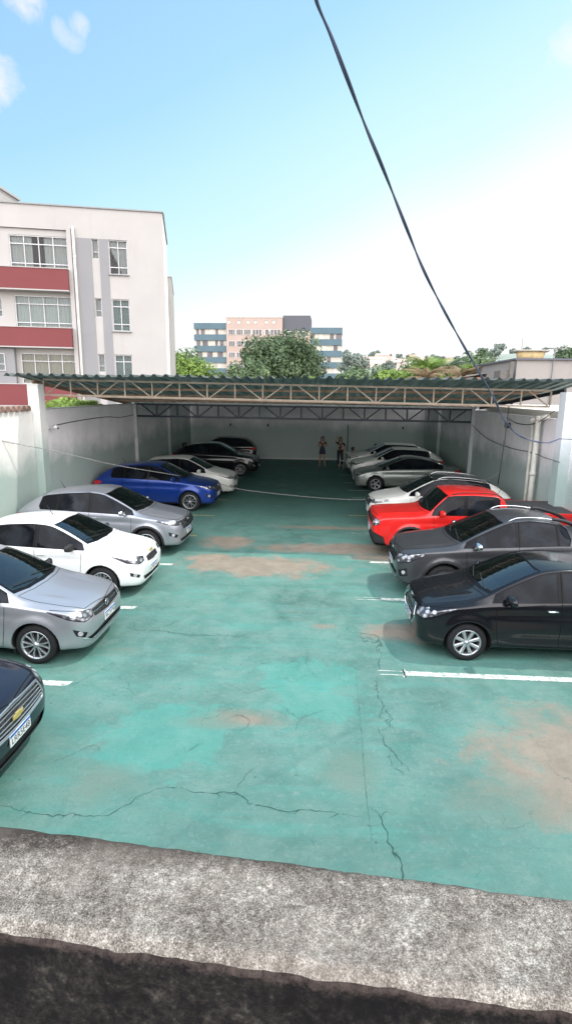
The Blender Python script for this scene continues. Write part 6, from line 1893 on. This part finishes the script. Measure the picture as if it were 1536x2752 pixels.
# left row, near to far
car(-3.08, 5.03, True, P_NAVBLK, 'blue black car with gold bowtie badge and barred grille, only its nose in view', L=4.4, W=1.74, hi=True, zh=.86, zc=1.02, dc=1.08, df=1.85, dr=3.1, db=3.75, wb=2.60, fo=.86, wr=.31,
    plate='LRR5E48', zplate=.47, grille=((0, -.06), (.60, -.09), (.54, -.30), (0, -.34)), bars=6, barw=.010, barmat=RIMSIL, grille_ring=True, emblem='bowtie', zem=-.19, intake=((0, -.50), (.66, -.48), (.56, -.60), (0, -.61)),
    fog=((.70, -.40), (.92, -.34), (.90, -.45), (.74, -.49)), lamp=((.64, -.04), (.64, -.17), (.98, -.17), (1.42, -.01), (1.34, .02), (.9, -.01)))
car(-3.30, 8.14, True, P_SIL, 'silver sedan with round badge and slim dark grille, next to the bowtie badged car', L=4.36, W=1.73, H=1.51, hi=True, zh=.83, zc=1.02, dc=1.12, df=1.90, Hf=1.44, dr=3.10, Hr=1.42, db=3.75, zd=1.08, zt=1.05, wb=2.52, fo=.80, wr=.31, dB=2.25, dC=3.02, gend=3.35,
    plate='RKZ5F90', zplate=.535, style=(6, True, .70, 'RIMSIL'), grille=((0, -.055), (.56, -.075), (.50, -.18), (0, -.215)), bars=1, emblem=('round', 'F'), zem=-.13, mirror='black', intake=((0, -.38), (.76, -.44), (.66, -.49), (0, -.485)), lip=([(0, -.50), (.60, -.505), (.86, -.435)], .018),
    fog=((.74, -.36), (1.04, -.27), (.98, -.38), (.80, -.43)), lamp=((.57, -.065), (.55, -.155), (.80, -.185), (1.10, -.12), (1.42, .0), (1.36, .02), (.9, -.03)))
car(-3.39, 10.90, True, P_WHT, 'white hatchback with black side mirrors, between the two silver cars', -1.0, L=3.96, W=1.71, H=1.48, hi=True, zh=.84, zc=1.02, dc=1.06, df=1.80, Hf=1.42, dr=3.15, Hr=1.40, wb=2.53, fo=.78, wr=.31, antenna=2.1, mirror='black',
    plate='QXB7A41', zplate=.45, style=(8, True, .66, 'RIMSIL'), grille=((0, -.10), (.36, -.12), (.32, -.22), (0, -.245)), bars=0, emblem='bowtie', zem=-.055, intake=((0, -.50), (.58, -.46), (.50, -.56), (0, -.575)), fog=((.72, -.40), (1.02, -.32), (1.0, -.40), (.74, -.46)),
    lamp=((.50, -.075), (.50, -.155), (.72, -.185), (1.08, -.13), (1.40, .0), (1.3, .02), (.85, -.03)))
car(-3.31, 13.76, True, P_SIL2, 'silver crossover with roof aerial and dark arch edges, behind the white hatchback', -1.0, SUVB, hi=True, antenna=3.25, plate='FLU0C62', zplate=.52, mirror='chrome', style=(5, True, .68, 'RIMSIL'), emblem=('square', 'H'), zem=-.10)
car(-3.48, 19.0, True, P_BLU, 'deep blue crossover parked just inside the shade of the roof', 0, SUVB, antenna=3.3, plate='KWP4D17', zplate=.52, style=(5, True, .70, 'RIMSIL'), emblem=('square', 'H'), zem=-.10, suv=False)
car(-3.24, 21.6, True, P_WHT2, 'white hatchback in the shade, beyond the blue crossover', 0, L=4.1, W=1.73, H=1.53, Hf=1.46, Hr=1.45, zh=.86, zc=1.05, dc=1.02, df=1.75, dr=3.3, db=3.85, zd=1.08, zt=1.04, wb=2.53, plate='PZA2B55', emblem=('square', 'H'), zem=-.10)
car(-2.92, 27.2, True, P_BLK, 'glossy black crossover deep in the shade with bright alloy wheel', 0, SUVB, L=4.35, plate='RQD8E03', style=(6, True, .70, 'RIMSIL'), suv=False)
# parked the other way round: its tail is toward the aisle
build_car('parked_car', (-5.55, 31.2, 0), pi + radians(4), P_BLK, 'dark hatchback parked tail out at the far left against the back wall', **dict(SUVB, L=4.1, H=1.56, dr=3.4, db=3.9, rails=None, plate='GTY6J81', suv=False))
# right row, near to far
car(1.55, 8.76, False, P_BLK, 'glossy black hatchback with hexagonal barred grille, nearest car in the right row', 0, L=3.98, W=1.70, H=1.48, hi=True, zh=.83, zc=1.02, dc=1.05, df=1.84, Hf=1.42, dr=3.2, Hr=1.40, wb=2.50, fo=.77, wr=.30, tw=.19,
    plate='OKS3G28', zplate=.46, style=(8, False, .68, 'RIMSIL'), grille=((0, -.10), (.40, -.10), (.50, -.27), (.34, -.44), (0, -.46)), bars=4, grille_ring=True, emblem=('oval', 'H'), zem=-.055, intake=None, fog=None, chrome_handles=True,
    lamp=((.56, -.08), (.56, -.19), (.84, -.20), (1.16, -.11), (1.42, .0), (1.36, .02), (.95, -.02)))
def sportbar(root, S, cast, paint):
    hw = S['W'] / 2; L = S['L']
    for s in (1, -1):
        bm = bmesh.new(); P = []
        for d, z, y in ((S['dr'] - .18, S['Hr'] + .03, .60), (S['dr'] + .05, S['Hr'] + .0, .62), (S['dr'] + .45, S['zd'] + .26, .70), (S['dr'] + .75, S['zd'] + .06, .76), (S['dr'] + .95, S['zd'] + .02, .78)):
            P.append((L / 2 - d, s * hw * y, z))
        add_tube(bm, catmull(P, 4), .035, 8); bm_obj('bed_bar', bm, BLACKP, root, True)
PICK = dict(L=4.92, W=1.84, H=1.68, Hf=1.58, Hr=1.60, dp=2.55, wb=2.99, fo=.93, wr=.36, tw=.225, zc=1.14, zh=.98, b1=1.03, b2=1.14, dc=1.22, df=2.05, dr=3.18, db=3.54, zd=1.20, zt=1.18, dB=2.32, dC=3.06, gend=3.32, gendz=.12, gc=.26, suv=True, bed=True, wd=.80)
car(1.58, 11.35, False, P_GRY, 'graphite pickup truck with silver roof rails, between the black hatchback and the red pickup', 0, PICK, hi=True, rails='chrome', extra=sportbar, dark_roof=True, roofmat=P_GRY, skid=True, plate='RFC1H67', zplate=.60, style=(6, True, .68, 'RIMDRK'), emblem=('oval', '|||'), zem=-.12, mirror='chrome',
    lamp=((.60, -.10), (.60, -.24), (.78, -.27), (1.05, -.20), (1.36, -.05), (1.30, -.02), (.9, -.08)), grille=((0, -.14), (.54, -.16), (.46, -.32), (0, -.34)), bars=3, barmat=GLOSSB, intake=((0, -.46), (.60, -.46), (.56, -.56), (0, -.58)), fog=((.72, -.42), (.98, -.34), (1.0, -.50), (.78, -.54)), handles=True)
car(1.36, 14.15, False, P_RED, 'bright red boxy pickup truck with black covered bed', 0, dict(PICK, L=4.95, H=1.68, Hf=1.63, Hr=1.63, dp=2.4, zh=1.07, zc=1.15, dc=1.36, df=1.80, wc=.88, wf=.84, wrr=.82, dB=2.24, dC=2.92, gend=3.06, gendz=.38, dr=3.12, db=3.27, zd=1.22, nose=.80, b1=1.07, b2=1.10, hoodw=.74), hi=True, rails='black', antenna=3.2, plate='JEP9K34', zplate=.62, style=(5, True, .66, 'RIMDRK'),
    lamp=((.66, -.09), (.66, -.24), (.80, -.27), (.95, -.22), (.95, -.12), (.82, -.07)), grille=((0, -.10), (.58, -.10), (.56, -.24), (0, -.26)), bars=0, intake=((0, -.42), (.85, -.42), (1.08, -.54), (1.12, -.74), (0, -.74)), fog=None, dark_roof=False)
car(1.55, 17.15, False, P_WHT2, 'white crossover with dark roof and silver rails, behind the red pickup', 0, SUVB, rails='chrome', dark_roof=True, roofmat=ROOFK, plate='QNM5L12', style=(5, True, .68, 'RIMSIL'), emblem=('round', 'V'), zem=-.12)
car(1.50, 23.65, False, P_GRN, 'grey green sedan with black arched window line, under the roof', 0, L=4.50, W=1.75, H=1.46, Hf=1.38, Hr=1.36, zh=.80, zc=.98, dc=1.05, df=1.95, dr=3.15, db=3.95, zd=1.02, zt=1.0, wb=2.70, fo=.88, wr=.32, dB=2.4, dC=3.2, gend=3.65, gendz=.10, b1=.88, b2=.95, plate='HLC2M76', style=(5, False, .66, 'RIMSIL'), emblem=('square', 'H'), zem=-.12)
car(1.52, 26.3, False, P_WHT2, 'white crossover under the roof, right after the grey green sedan', 0, SUVB, plate='BRT7N49', H=1.56, emblem=('oval', 'T'), zem=-.12, suv=False)
car(1.42, 28.8, False, P_WHT2, 'white crossover farthest back in the right row, beside the dark table', 0, SUVB, plate='DVX4P30', H=1.55, emblem=('round', 'V'), zem=-.12, suv=False)
